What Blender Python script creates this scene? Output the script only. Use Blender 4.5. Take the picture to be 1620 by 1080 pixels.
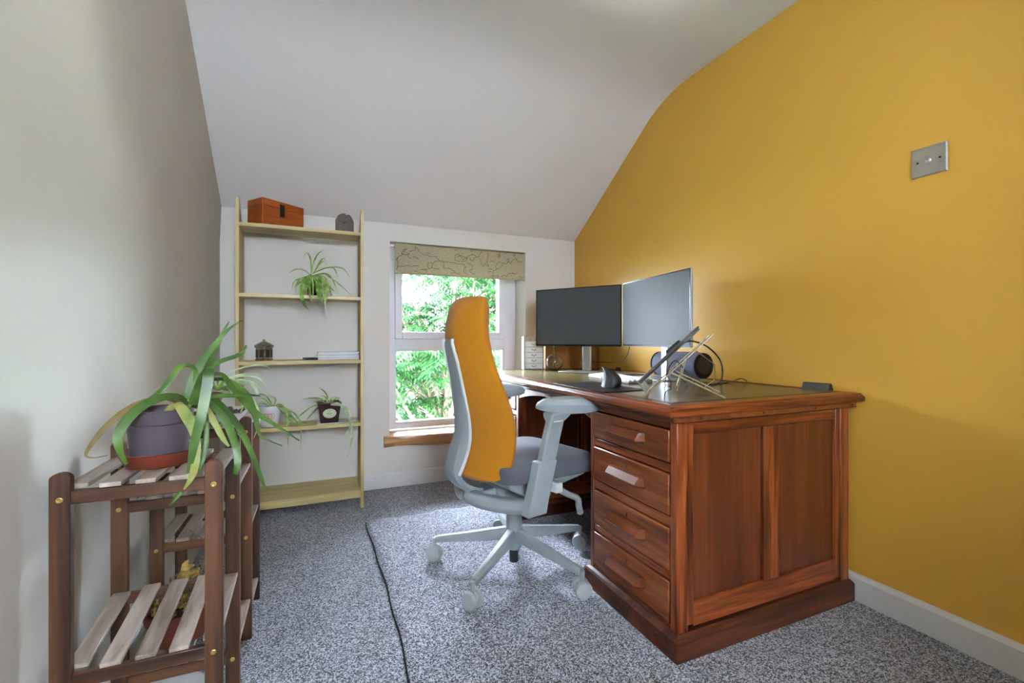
import bpy, math, random
from mathutils import Vector, Matrix
random.seed(7)
S = bpy.context.scene
for o in list(bpy.data.objects): bpy.data.objects.remove(o, do_unlink=True)
COL = S.collection
PI = math.pi
def R(d): return math.radians(d)

# ------------------------------------------------------------------ camera
CAMH = .977
cam = bpy.data.objects.new('camera', bpy.data.cameras.new('camera'))
cam.data.lens = 16.0; cam.data.sensor_width = 36.0; cam.data.clip_start = .02
cam.data.shift_y = -2.0 / 1620
cam.location = (0, 0, CAMH); cam.rotation_euler = (R(90), 0, R(-23.3))
COL.objects.link(cam); S.camera = cam
# ------------------------------------------------------------------ world, sun, window portal, added fill lamps
W = bpy.data.worlds.new('sky'); S.world = W; W.use_nodes = True
wn = W.node_tree.nodes; wl = W.node_tree.links; wn.clear()
bg = wn.new('ShaderNodeBackground'); wo = wn.new('ShaderNodeOutputWorld')
bg.inputs[0].default_value = (.72, .83, 1.0, 1); bg.inputs[1].default_value = 54.0
wl.new(bg.outputs[0], wo.inputs[0])
sun = bpy.data.objects.new('sun', bpy.data.lights.new('sun', 'SUN'))
sun.data.energy = 30; sun.data.angle = R(2); sun.data.color = (1, .97, .92)
sun.rotation_euler = Vector((-.70, .22, -.68)).to_track_quat('-Z', 'Y').to_euler(); sun.location = (6, 0, 8)
COL.objects.link(sun)
def portal(name, loc, rot, sx, sy):
    l = bpy.data.lights.new(name, 'AREA'); l.shape = 'RECTANGLE'; l.size = sx; l.size_y = sy
    l.cycles.is_portal = True
    o = bpy.data.objects.new(name, l); o.location = loc; o.rotation_euler = rot; COL.objects.link(o)
portal('window_daylight', (.95, 3.30, .99), (R(-90), 0, 0), .98, 1.30)
def fill_area(name, loc, aim, sx, sy, energy, col):
    l = bpy.data.lights.new(name, 'AREA'); l.shape = 'RECTANGLE'; l.size = sx; l.size_y = sy; l.energy = energy; l.color = col
    o = bpy.data.objects.new(name, l); o.location = loc
    o.rotation_euler = (Vector(aim)-Vector(loc)).to_track_quat('-Z', 'Y').to_euler(); COL.objects.link(o)
fill_area('added_sky_fill', (-.1, 4.15, 2.5), (1.2, 2.4, .9), 1.9, 1.2, 1300, (.78, .87, 1))  # added lamp above the window, boosting sky light indoors
fill_area('added_ceiling_fill', (1.75, 4.0, -.55), (.75, 2.0, 2.1), 1.6, 1.0, 1500, (1, .98, .93))  # added lamp below the window, brightening the ceiling
fill_area('added_rear_fill', (.1, -1.29, 1.5), (.1, 0, 1.4), .6, .75, 1.6, (.95, .97, 1))  # added fill lamp inside the rear opening
lamp = bpy.data.objects.new('ceiling_light', bpy.data.lights.new('ceiling_light', 'AREA'))  # added unseen lamp behind the camera, warm general fill
lamp.data.shape = 'DISK'; lamp.data.size = .34; lamp.data.energy = 3; lamp.data.color = (1, .93, .82)
lamp.location = (.65, -.62, 2.36); COL.objects.link(lamp)
S.view_settings.view_transform = 'Standard'; S.view_settings.look = 'None'
S.view_settings.gamma = 1; S.view_settings.exposure = 1.0; S.view_settings.use_curve_mapping = False

# ------------------------------------------------------------------ unprojection of measured points onto real planes
F2 = (.3955, .9184); R2 = (.9184, -.3955)
def ray(px, py):
    u = (px - 810) / 720; v = (538 - py) / 720
    return Vector((F2[0] + u * R2[0], F2[1] + u * R2[1], v))
def atY(px, py, Y): d = ray(px, py); return Vector((0, 0, CAMH)) + d * (Y / d.y)
def atX(px, py, X): d = ray(px, py); return Vector((0, 0, CAMH)) + d * (X / d.x)
def atZ(px, py, Z): d = ray(px, py); return Vector((0, 0, CAMH)) + d * ((Z - CAMH) / d.z)

# ------------------------------------------------------------------ materials
def lin(h):
    h = h.lstrip('#'); c = [int(h[i:i+2], 16) / 255 for i in (0, 2, 4)]
    return tuple(x / 12.92 if x <= .04045 else ((x + .055) / 1.055) ** 2.4 for x in c) + (1,)
class NT:
    def __init__(s, name):
        s.m = bpy.data.materials.new(name); s.m.use_nodes = True
        s.n = s.m.node_tree.nodes; s.l = s.m.node_tree.links
        s.b = s.n['Principled BSDF']; s.out = s.n['Material Output']
    def add(s, t, **k):
        n = s.n.new(t)
        for a, v in k.items():
            if a.startswith('i_'):
                n.inputs[a[2:].replace('_', ' ')].default_value = v
            else: setattr(n, a, v)
        return n
    def link(s, a, b): s.l.new(a, b)
    def coords(s, scale=(1, 1, 1), kind='Object'):
        tc = s.add('ShaderNodeTexCoord'); mp = s.add('ShaderNodeMapping'); mp.inputs['Scale'].default_value = scale
        s.link(tc.outputs[kind], mp.inputs[0]); return mp.outputs[0]
    def noise(s, vec, scale, detail=3, rough=.5, dist=0):
        n = s.add('ShaderNodeTexNoise'); n.inputs['Scale'].default_value = scale; n.inputs['Detail'].default_value = detail
        n.inputs['Roughness'].default_value = rough; n.inputs['Distortion'].default_value = dist
        s.link(vec, n.inputs['Vector']); return n.outputs[0]
    def ramp(s, fac, stops):
        r = s.add('ShaderNodeValToRGB'); e = r.color_ramp.elements
        while len(e) > 1: e.remove(e[-1])
        e[0].position = stops[0][0]; e[0].color = stops[0][1]
        for p, c in stops[1:]:
            x = e.new(p); x.color = c
        s.link(fac, r.inputs[0]); return r.outputs[0]
    def bump(s, h, strength=.2, dist=.01):
        b = s.add('ShaderNodeBump'); b.inputs['Strength'].default_value = strength; b.inputs['Distance'].default_value = dist
        s.link(h, b.inputs['Height']); s.link(b.outputs[0], s.b.inputs['Normal'])
    def set(s, **k):
        for a, v in k.items(): s.b.inputs[a.replace('_', ' ')].default_value = v
def plain(name, col, rough=.5, metal=0, var=.06, spec=.5, scale=30, bump=0, **k):
    t = NT(name); c = lin(col) if isinstance(col, str) else col
    v = t.coords(); n = t.noise(v, scale)
    a = tuple(x * (1 - var) for x in c[:3]) + (1,); b = tuple(min(1, x * (1 + var)) for x in c[:3]) + (1,)
    t.link(t.ramp(n, [(.3, a), (.7, b)]), t.b.inputs['Base Color'])
    t.set(Roughness=rough, Metallic=metal); t.b.inputs['Specular IOR Level'].default_value = spec
    if bump: t.bump(n, bump, .002)
    for a_, v_ in k.items(): t.b.inputs[a_.replace('_', ' ')].default_value = v_
    return t.m
def wall_paint(name, col, rough, spec=.5):
    t = NT(name); c = lin(col); v = t.coords()
    n = t.noise(v, 1.3, 2); a = tuple(x * .97 for x in c[:3]) + (1,)
    t.link(t.ramp(n, [(.35, a), (.65, c)]), t.b.inputs['Base Color'])
    t.set(Roughness=rough); t.b.inputs['Specular IOR Level'].default_value = spec
    n1 = t.noise(v, 90, 3); n2 = t.noise(v, 3.0, 3)
    m = t.add('ShaderNodeMath', operation='MULTIPLY_ADD'); m.inputs[1].default_value = 9.0
    t.link(n2, m.inputs[0]); t.link(n1, m.inputs[2])
    t.bump(m.outputs[0], .18, .0016); return t.m
def wood(name, dark, mid, light, grain='z', rough=.35, scale=1.0, spec=.5, contrast=1.0, bump=.12):
    t = NT(name)
    sc = {'x': (1.6, 26, 26), 'y': (26, 1.6, 26), 'z': (26, 26, 1.6)}[grain]
    v = t.coords(tuple(q * scale for q in sc))
    n = t.noise(v, 2.2, 6, .62, .5)
    v2 = t.coords(tuple(q * scale * .18 for q in sc)); n2 = t.noise(v2, 2.5, 3, .5, 1.2)
    mx = t.add('ShaderNodeMath', operation='MULTIPLY_ADD'); mx.inputs[1].default_value = .55
    t.link(n, mx.inputs[0])
    m2 = t.add('ShaderNodeMath', operation='MULTIPLY'); m2.inputs[1].default_value = .5; t.link(n2, m2.inputs[0])
    t.link(m2.outputs[0], mx.inputs[2])
    w = .16 / contrast
    t.link(t.ramp(mx.outputs[0], [(.52 - w, lin(dark)), (.52, lin(mid)), (.52 + w, lin(light))]), t.b.inputs['Base Color'])
    t.set(Roughness=rough); t.b.inputs['Specular IOR Level'].default_value = spec
    t.bump(n, bump, .001); return t.m
def carpet(name, dark, mid, light, tint=None):
    t = NT(name); v = t.coords()
    n = t.noise(v, 170, 2, .8); n2 = t.noise(v, 5, 3)
    vo = t.add('ShaderNodeTexVoronoi'); vo.inputs['Scale'].default_value = 290; t.link(v, vo.inputs['Vector'])
    vo.feature = 'F1'; sep = t.add('ShaderNodeSeparateColor'); t.link(vo.outputs['Color'], sep.inputs[0])
    av = t.add('ShaderNodeMath', operation='MULTIPLY_ADD'); av.inputs[1].default_value = .55; t.link(sep.outputs[0], av.inputs[0])
    hf = t.add('ShaderNodeMath', operation='MULTIPLY'); hf.inputs[1].default_value = .45; t.link(n, hf.inputs[0]); t.link(hf.outputs[0], av.inputs[2])
    col = t.ramp(av.outputs[0], [(.30, lin(dark)), (.48, lin(mid)), (.68, lin(light))])
    mx = t.add('ShaderNodeMixRGB', blend_type='MULTIPLY'); mx.inputs[0].default_value = .45
    t.link(col, mx.inputs[1]); t.link(t.ramp(n2, [(.35, (.72, .72, .74, 1)), (.65, (1, 1, 1, 1))]), mx.inputs[2])
    t.link(mx.outputs[0], t.b.inputs['Base Color'])
    t.set(Roughness=.95); t.b.inputs['Specular IOR Level'].default_value = .15
    t.b.inputs['Sheen Weight'].default_value = .25
    m = t.add('ShaderNodeMath', operation='MULTIPLY_ADD'); m.inputs[1].default_value = 2.5
    t.link(n2, m.inputs[0]); t.link(n, m.inputs[2])
    t.bump(m.outputs[0], .7, .006); return t.m
def fabric(name, col, scale=900, rough=.9, var=.18, bump=.25):
    t = NT(name); v = t.coords(); c = lin(col)
    w1 = t.add('ShaderNodeTexWave', wave_type='BANDS', bands_direction='Z'); w1.inputs['Scale'].default_value = scale / 6; t.link(v, w1.inputs['Vector'])
    n = t.noise(v, scale / 4, 2)
    a = t.add('ShaderNodeMath', operation='MULTIPLY_ADD'); a.inputs[1].default_value = .5; t.link(w1.outputs[1], a.inputs[0])
    h = t.add('ShaderNodeMath', operation='MULTIPLY'); h.inputs[1].default_value = .6; t.link(n, h.inputs[0]); t.link(h.outputs[0], a.inputs[2])
    t.link(t.ramp(a.outputs[0], [(.2, tuple(x * (1 - var) for x in c[:3]) + (1,)), (.8, c)]), t.b.inputs['Base Color'])
    t.set(Roughness=rough); t.b.inputs['Specular IOR Level'].default_value = .25; t.b.inputs['Sheen Weight'].default_value = .15
    t.bump(a.outputs[0], bump, .0008); return t.m
def leaf_mat(name, cols, rough=.45, scale=30, trans=.25, spec=.5):
    t = NT(name); v = t.coords((1, 1, 1)); n = t.noise(v, scale, 3)
    stops = [(.3 + .4 * i / max(1, len(cols) - 1), lin(c)) for i, c in enumerate(cols)]
    col = t.ramp(n, stops); t.link(col, t.b.inputs['Base Color']); t.set(Roughness=rough)
    t.b.inputs['Specular IOR Level'].default_value = spec
    if trans:
        tr = t.add('ShaderNodeBsdfTranslucent'); t.link(col, tr.inputs[0])
        mx = t.add('ShaderNodeMixShader'); mx.inputs[0].default_value = trans
        t.link(t.b.outputs[0], mx.inputs[1]); t.link(tr.outputs[0], mx.inputs[2]); t.link(mx.outputs[0], t.out.inputs[0])
    return t.m
def pane_mat(name):
    t = NT(name); tr = t.add('ShaderNodeBsdfTransparent'); gl = t.add('ShaderNodeBsdfGlossy'); gl.inputs['Roughness'].default_value = .02
    fr = t.add('ShaderNodeFresnel'); fr.inputs[0].default_value = 1.45
    mx = t.add('ShaderNodeMixShader'); t.link(fr.outputs[0], mx.inputs[0]); t.link(tr.outputs[0], mx.inputs[1]); t.link(gl.outputs[0], mx.inputs[2])
    t.link(mx.outputs[0], t.out.inputs[0]); return t.m

M = {}
M['white_wall'] = wall_paint('white_wall_paint', '#d9d6cd', .33, .55)
M['white_wall_matt'] = wall_paint('white_matt_paint', '#d8d4ca', .7, .3)
M['ceil'] = wall_paint('ceiling_paint', '#dcd9d3', .75, .3)
M['yellow'] = wall_paint('ochre_paint', '#cf9f3c', .42, .5)
M['skirting'] = plain('skirting_gloss', '#d6d6d2', .35, var=.02)
M['carpet'] = carpet('speckled_carpet', '#2c2e33', '#71747d', '#c3c6d0')
M['rug'] = carpet('speckled_rug', '#30323a', '#787b86', '#ced1dc')
M['edge_shade'] = plain('rug_edge_shade', '#1e1c1b', .9)  # dark colour for the shade drawn round the rug
M['upvc'] = plain('white_upvc', '#dfe0e4', .3, var=.01)
M['pane'] = pane_mat('window_glass')
M['sill'] = wood('live_edge_wood', '#6e3d1c', '#b98552', '#e0bd8d', 'x', .3, .5)
M['pine'] = wood('pale_pine', '#a08c52', '#c0ad74', '#d6c794', 'z', .45, .45, contrast=.8, bump=.05)
M['pine_x'] = wood('pale_pine_shelf', '#a08c52', '#c2af76', '#dacb98', 'x', .4, .45, contrast=.8, bump=.05)
M['oak'] = wood('red_oak_upright', '#35150a', '#6f3315', '#9a5126', 'z', .3, 1.1, contrast=1.5, bump=.25)
M['oak_x'] = wood('red_oak_along_x', '#3a180b', '#773717', '#a0552a', 'x', .28, 1.0, contrast=1.4, bump=.2)
M['oak_y'] = wood('red_oak_along_y', '#42200f', '#7d3d1b', '#a4592e', 'y', .26, .9, contrast=1.2, bump=.15)
M['oak_drawer'] = wood('oak_drawer_front', '#572a14', '#824420', '#a06031', 'y', .26, .9, contrast=.9, bump=.1)
M['oak_panel'] = wood('red_oak_panel', '#452011', '#5f2c15', '#78401f', 'z', .3, 1.3, contrast=.9, bump=.06)
M['oak_dark'] = wood('dark_oak', '#2b120a', '#4f2512', '#6f3b1e', 'x', .4, .8, contrast=1.4, bump=.2)
M['oak_dark_y'] = wood('dark_oak_y', '#4a2210', '#733a19', '#8d4e25', 'y', .35, .8)
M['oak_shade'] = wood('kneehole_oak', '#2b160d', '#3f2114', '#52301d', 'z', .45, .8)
M['leather'] = plain('worn_green_leather', '#645a36', .27, var=.28, scale=9, bump=.05)
M['tooling'] = plain('dark_tooled_line', '#2f2413', .5)
M['dstand'] = wood('dark_stained_pine', '#24130c', '#432818', '#664329', 'z', .42, .75, contrast=1.3)
M['dstand_x'] = wood('dark_stained_pine_rail', '#27150d', '#482b1a', '#6a462c', 'x', .42, .75, contrast=1.3)
M['slat'] = wood('weathered_slat', '#5e4f44', '#958779', '#bcb0a4', 'y', .5, .75)
M['brass'] = plain('brass_screw', '#b9a05a', .35, .8)
M['aloe'] = leaf_mat('aloe_leaf', ['#35531a', '#446724', '#628436'], .4, 14, .12)
M['aloe_pale'] = leaf_mat('aloe_pale_leaf', ['#6f8a3c', '#93a052', '#b3a85e'], .5, 20, .12)
M['aloe_dry'] = leaf_mat('aloe_dry_leaf', ['#5e4527', '#7c6636', '#8a7a45'], .6, 20, .05)
M['spider'] = leaf_mat('spider_plant_leaf', ['#5f8c34', '#8bb04e', '#bcd386'], .45, 26, .3)
M['spider_pale'] = leaf_mat('variegated_leaf', ['#8fb56c', '#c9dcae', '#eaf0de'], .45, 22, .3)
M['foliage'] = leaf_mat('sumac_leaf', ['#10280f', '#193c19', '#2f5626'], .5, 3, .3, .15)
M['foliage2'] = leaf_mat('deep_leaf', ['#0f2615', '#17351e', '#284c2d'], .5, 3, .3, .15)
M['bark'] = plain('bark', '#5b4c40', .9, var=.3)
M['grass'] = plain('lawn_grass', '#58803c', .9, var=.3, scale=4)
M['pot_grey'] = plain('mauve_grey_plastic', '#51474f', .45, var=.03)
M['terracotta'] = plain('red_terracotta', '#73301b', .5, var=.1)
M['terracotta2'] = plain('dull_terracotta', '#7f3e2c', .7, var=.12)
M['soil'] = plain('potting_soil', '#3b2d22', .95, var=.5, scale=160, bump=.8)
M['dead'] = leaf_mat('dead_leaves', ['#6d5124', '#a3853f', '#cbb06a'], .8, 60, .1)
M['whitepot'] = plain('white_ceramic', '#d9d8d6', .25, var=.02)
M['pinkprint'] = plain('pink_print', '#b5686a', .5)
M['brownpot'] = plain('brown_glazed_ceramic', '#3c2220', .18, var=.15)
M['cream'] = plain('cream_label', '#c9cdb0', .6)
M['greenprint'] = plain('green_print', '#5d8a52', .6)
M['boxwood'] = wood('varnished_pine_box', '#642a0a', '#8c3f10', '#a8561c', 'x', .35, .6)
M['darkmetal'] = plain('dark_metal', '#2b2a28', .4, .7)
M['stone'] = plain('grey_brown_stone', '#5a504a', .85, var=.3, scale=70, bump=.9)
M['pewter'] = plain('tarnished_pewter', '#857a68', .4, .6, var=.5, scale=45)
M['pewter_dark'] = plain('pewter_dark', '#3c352c', .5, .5)
M['paper'] = plain('white_paper', '#dadadc', .5, var=.04)
M['paper_grey'] = plain('grey_cover', '#8f9296', .4, var=.1)
M['black'] = plain('black_plastic', '#17181a', .45)
M['blackgloss'] = plain('black_gloss', '#121315', .15)
M['chair_grey'] = plain('pale_grey_green_plastic', '#939d9e', .30, var=.02)
M['chair_white'] = plain('light_grey_edge', '#d2d6d2', .35, var=.02)
M['orange'] = fabric('mustard_knit', '#b3740f', 900)
M['seat'] = fabric('grey_fabric', '#5c5e66', 900, var=.25)
M['caster'] = plain('caster_grey', '#a3aaa8', .45, var=.03)
M['screen'] = plain('matte_screen_dark', '#3a3d3e', .45, var=.02, spec=.6)
M['screen2'] = plain('matte_screen', '#2c3833', .5, var=.02, spec=.3)
M['silver'] = plain('brushed_silver', '#c3c5c8', .28, .85, var=.03)
M['silver_matt'] = plain('silver_plastic', '#a2a5a9', .4, .2, var=.03)
M['laptop'] = plain('dark_aluminium', '#5d5c58', .38, .7)
M['steel'] = plain('bent_steel', '#c2b898', .3, .85, var=.04)
M['speakerfab'] = fabric('blue_grey_mesh', '#83889c', 1500, var=.5, bump=.6)
M['keys'] = plain('white_keys', '#cccdcd', .45, var=.02)
M['mouse'] = plain('dark_grey_rubber', '#25292a', .5)
def linen():
    t = NT('linen_blind'); v = t.coords((1, 1, 1)); n = t.noise(t.coords((40, 40, 900)), 1, 2); n2 = t.noise(t.coords((900, 40, 40)), 1, 2)
    a = t.add('ShaderNodeMath', operation='ADD'); t.link(n, a.inputs[0]); t.link(n2, a.inputs[1])
    col = t.ramp(a.outputs[0], [(.85, lin('#8d8468')), (1.15, lin('#bdb496'))]) if False else t.ramp(n, [(.4, lin('#aba182')), (.6, lin('#cbc1a2'))])
    t.link(col, t.b.inputs['Base Color']); t.set(Roughness=.9); t.b.inputs['Specular IOR Level'].default_value = .1
    x = t.add('ShaderNodeBsdfTranslucent'); t.link(col, x.inputs[0]); m = t.add('ShaderNodeMixShader'); m.inputs[0].default_value = .25
    t.link(t.b.outputs[0], m.inputs[1]); t.link(x.outputs[0], m.inputs[2]); t.link(m.outputs[0], t.out.inputs[0]); return t.m
M['linen'] = linen()
M['ink'] = plain('brown_ink', '#3d342a', .8)
M['switch'] = plain('brushed_nickel', '#aca798', .38, .5, var=.05)
M['cabwhite'] = plain('white_card_drawer', '#d4d2c8', .55, var=.04)
M['cabwood'] = wood('cabinet_wood', '#8a7560', '#a8937c', '#bda994', 'z', .5, .8)
M['sprout'] = leaf_mat('fresh_sprout', ['#8fbf2a', '#b5dc3c'], .4, 30, .4)
M['kraft'] = plain('ochre_brown_card', '#8a5a22', .7, var=.06)
M['house'] = plain('pale_brick', '#c9aaa0', .9, var=.1)
M['twig'] = plain('dry_twig', '#6e5236', .8)
def vase_glass():
    t = NT('clear_glass'); t.set(Roughness=.02); t.b.inputs['Transmission Weight'].default_value = 1; t.b.inputs['IOR'].default_value = 1.45
    v = t.coords(); n = t.noise(v, 30); t.link(t.ramp(n, [(.3, (.93, .96, .98, 1)), (.7, (1, 1, 1, 1))]), t.b.inputs['Base Color']); return t.m
M['glass'] = vase_glass()

# ------------------------------------------------------------------ mesh helpers
def rot(axis, deg): return Matrix.Rotation(R(deg), 4, axis)
def tr(x, y, z): return Matrix.Translation((x, y, z))
def smooth_path(pts, k=5):
    P = [Vector(p) for p in pts]
    if len(P) < 3: return P
    Q = [P[0] * 2 - P[1]] + P + [P[-1] * 2 - P[-2]]; out = []
    for i in range(1, len(Q) - 2):
        a, b, c, d = Q[i-1], Q[i], Q[i+1], Q[i+2]
        for j in range(k):
            t = j / k
            out.append(.5 * ((2*b) + (c-a)*t + (2*a-5*b+4*c-d)*t*t + (3*b-a-3*c+d)*t**3))
    out.append(P[-1]); return out
class MB:
    def __init__(s): s.v = []; s.f = []
    def add(s, vs, fs, mat=None):
        n = len(s.v)
        for p in vs:
            p = Vector(p); s.v.append(tuple(mat @ p) if mat else tuple(p))
        s.f += [tuple(i + n for i in q) for q in fs]; return s
    def box(s, x0, x1, y0, y1, z0, z1, mat=None):
        vs = [(x, y, z) for z in (z0, z1) for x, y in ((x0, y0), (x1, y0), (x1, y1), (x0, y1))]
        return s.add(vs, [(3,2,1,0),(4,5,6,7),(0,1,5,4),(1,2,6,5),(2,3,7,6),(3,0,4,7)], mat)
    def loft(s, rings, cap=True, close=True, mat=None):
        n = len(rings[0]); vs = [p for r in rings for p in r]; fs = []
        for i in range(len(rings) - 1):
            for j in range(n if close else n - 1):
                k = (j + 1) % n; fs.append((i*n+j, i*n+k, (i+1)*n+k, (i+1)*n+j))
        if cap and close: fs.append(tuple(range(n))[::-1]); fs.append(tuple((len(rings)-1)*n + j for j in range(n)))
        return s.add(vs, fs, mat)
    def tube(s, pts, r, n=10, mat=None, flat=1.0, up=None):
        P = [Vector(p) for p in pts]; m = len(P)
        rr = r if isinstance(r, (list, tuple)) else [r] * m
        rings = []; N = None
        for i in range(m):
            T = (P[min(i+1, m-1)] - P[max(i-1, 0)]).normalized()
            if N is None:
                a = Vector(up) if up else (Vector((0, 0, 1)) if abs(T.z) < .9 else Vector((1, 0, 0)))
                N = (a - T * a.dot(T)).normalized()
            else: N = (N - T * N.dot(T)).normalized()
            B = T.cross(N)
            rings.append([P[i] + (N * math.cos(t) * flat + B * math.sin(t)) * rr[i] for t in (2*PI*j/n for j in range(n))])
        return s.loft(rings, True, True, mat)
    def lathe(s, prof, n=28, mat=None, cap=True):
        rings = [[(r * math.cos(2*PI*j/n), r * math.sin(2*PI*j/n), z) for j in range(n)] for r, z in prof]
        return s.loft(rings, cap, True, mat)
    def cyl(s, c, r, h, n=20, mat=None, axis='z'):
        m = tr(*c) @ {'z': Matrix.Identity(4), 'x': rot('Y', 90), 'y': rot('X', -90)}[axis]
        if mat: m = mat @ m
        return s.lathe([(r, 0), (r, h)], n, m)
    def prism(s, poly, ax, a0, a1, mat=None):
        def mk(p, a): return {'x': (a, p[0], p[1]), 'y': (p[0], a, p[1]), 'z': (p[0], p[1], a)}[ax]
        return s.loft([[mk(p, a0) for p in poly], [mk(p, a1) for p in poly]], True, True, mat)
    def grid(s, rows, mat=None):
        n = len(rows[0]); vs = [p for r in rows for p in r]
        fs = [(i*n+j, i*n+j+1, (i+1)*n+j+1, (i+1)*n+j) for i in range(len(rows)-1) for j in range(n-1)]
        return s.add(vs, fs, mat)
    def build(s, name, mat, parent=None, bevel=0, seg=2, sharp=38, smooth=True, sub=0, fixn=True):
        me = bpy.data.meshes.new(name); me.from_pydata(s.v, [], s.f); me.update()
        if fixn:
            import bmesh
            b = bmesh.new(); b.from_mesh(me); bmesh.ops.recalc_face_normals(b, faces=b.faces); b.to_mesh(me); b.free()
        me.materials.append(mat)
        if smooth:
            me.shade_smooth(); me.set_sharp_from_angle(angle=R(sharp))
        o = bpy.data.objects.new(name, me); COL.objects.link(o)
        if parent: o.parent = parent
        if bevel:
            m = o.modifiers.new('bevel', 'BEVEL'); m.width = bevel; m.segments = seg; m.limit_method = 'ANGLE'; m.angle_limit = R(40)
        if sub:
            m = o.modifiers.new('sub', 'SUBSURF'); m.levels = sub; m.render_levels = sub
        return o
def tag(o, label, cat, group=None):
    o['label'] = label; o['category'] = cat
    if group: o['group'] = group
    return o
def struct(o): o['kind'] = 'structure'; return o
def thing(name, label, cat, loc=(0, 0, 0), rz=0, group=None):
    o = bpy.data.objects.new(name, None); o.empty_display_size = .05; COL.objects.link(o)
    o.location = loc; o.rotation_euler = (0, 0, R(rz)); return tag(o, label, cat, group)
def copy_tree(o, parent=None):
    c = o.copy(); COL.objects.link(c)
    if parent: c.parent = parent
    for ch in [x for x in bpy.data.objects if x.parent == o]: copy_tree(ch, c)
    return c

# ================================================================== THE ROOM
XL, XR, YB, YF = -.515, 1.878, 3.11, -1.30
ZS, ZC, YFOLD = 1.757, 2.417, 2.10
WX0, WX1, WZ0, WZ1 = .45, 1.449, .335, 1.637
WD = .19       # depth of the reveal
struct(MB().box(XL-.3, XR+.3, YF-.3, YB+.30, -.12, 0).build('floor', M['carpet'], smooth=False))
b = MB()
b.prism([(XL, -.1), (XL, 1.55), (XL+.037, 2.5), (XL+.037, 2.7), (XL-.2, 2.7), (XL-.2, -.1)], 'y', YF-.2, YB+.3)
struct(b.build('wall_left', M['white_wall'], smooth=False))
struct(MB().box(XR, XR+.2, YF-.2, YB+.3, -.1, 2.7).build('wall_right', M['yellow'], smooth=False))
b = MB()
y0, y1 = YB, YB+.30
b.box(XL-.1, WX0, y0, y1, -.1, 1.95).box(WX1, XR+.1, y0, y1, -.1, 1.95).box(WX0, WX1, y0, y1, -.1, WZ0).box(WX0, WX1, y0, y1, WZ1, 1.95)
struct(b.build('wall_back', M['white_wall_matt'], smooth=False))
RX0, RX1, RZ0, RZ1 = -.25, .45, 1.1, 1.95
b = MB()
b.box(XL-.1, RX0, YF-.2, YF, -.1, 2.7).box(RX1, XR+.1, YF-.2, YF, -.1, 2.7).box(RX0, RX1, YF-.2, YF, -.1, RZ0).box(RX0, RX1, YF-.2, YF, RZ1, 2.7)
struct(b.build('wall_front', M['white_wall_matt'], smooth=False))
# ceiling: flat part, soft fold, slope
prof = [(YF-.2, ZC), (YFOLD-.22, ZC)]
for i in range(1, 10):
    t = i / 10; p0, p1, p2 = (YFOLD-.22, ZC), (YFOLD, ZC), (YFOLD+.17, ZC-.17*.653)
    prof.append(((1-t)**2*p0[0]+2*t*(1-t)*p1[0]+t*t*p2[0], (1-t)**2*p0[1]+2*t*(1-t)*p1[1]+t*t*p2[1]))
prof += [(YFOLD+.17, ZC-.17*.653), (YB, ZS), (YB+.35, ZS-.35*.653)]
top = [(YB+.35, 2.75), (YF-.2, 2.75)]
struct(MB().prism(prof+top, 'x', XL-.25, XR+.25).build('ceiling', M['ceil'], sharp=25))
def skirt(name, x0, x1, y0, y1, face):
    b = MB(); t = .018
    if face == 'y':  # along x, facing -y
        b.prism([(y0, 0), (y0, .084), (y0+t*.55, .096), (y0+t, .098), (y0+t, 0)], 'x', x0, x1)
    elif face == 'x-':
        b.prism([(x0, 0), (x0, .084), (x0+t*.55, .096), (x0+t, .098), (x0+t, 0)], 'y', y0, y1)
    else:
        b.prism([(x0, 0), (x0, .098), (x0+t*.45, .096), (x0+t, .084), (x0+t, 0)], 'y', y0, y1)
    return struct(b.build(name, M['skirting'], sharp=30))
skirt('baseboard_back', XL, XR, YB-.018, YB, 'y')
skirt('baseboard_right', XR-.018, XR, YF, YB, 'x-')
skirt('baseboard_left', XL, XL+.018, YF, YB, 'x+')

# ---- window 1
win = bpy.data.objects.new('window_1', None); COL.objects.link(win); win.location = (.95, YB+WD, WZ0); struct(win)
def wpart(b, name, mat, parent=None, bevel=0.002):
    o = b.build(name, mat, parent or win, bevel=bevel)
    if not parent: o.matrix_parent_inverse = Matrix.Identity(4); o.location = (-.95, -(YB+WD), -WZ0)
    return o
FY0, FY1 = YB+WD, YB+WD+.07
TZ0, TZ1 = .905, .985     # transom
gx0, gx1 = .521, 1.344
b = MB()
b.box(WX0, gx0-.008, FY0, FY1, WZ0+.01, WZ1).box(gx1+.012, WX1, FY0, FY1, WZ0+.01, WZ1)
b.box(gx0-.008, gx1+.012, FY0, FY1, WZ0+.01, WZ0+.046).box(gx0-.008, gx1+.012, FY0, FY1, WZ1-.06, WZ1).box(gx0-.008, gx1+.012, FY0, FY1, TZ0+.006, TZ1)
wpart(b, 'window_frame', M['upvc'])
b = MB()     # opening sash in the upper light
def ring(b, x0, x1, z0, z1, w, y0, y1):
    b.box(x0, x0+w, y0, y1, z0, z1).box(x1-w, x1, y0, y1, z0, z1).box(x0+w, x1-w, y0, y1, z0, z0+w).box(x0+w, x1-w, y0, y1, z1-w, z1)
ring(b, gx0-.008, gx1+.012, TZ1, WZ1-.06, .052, FY0-.018, FY1-.02)
wpart(b, 'sash', M['upvc'], bevel=.005)
b = MB(); ring(b, gx0-.008, gx1+.012, WZ0+.046, TZ0+.006, .012, FY0+.008, FY1-.01)
wpart(b, 'glazing_bead', M['upvc'])
b = MB(); b.box(gx0, gx1, FY0+.02, FY0+.026, WZ0+.05, TZ0).box(gx0+.04, gx1-.04, FY0+.02, FY0+.026, TZ1+.04, WZ1-.1)
wpart(b, 'window_pane', M['pane'], bevel=0)
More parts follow.
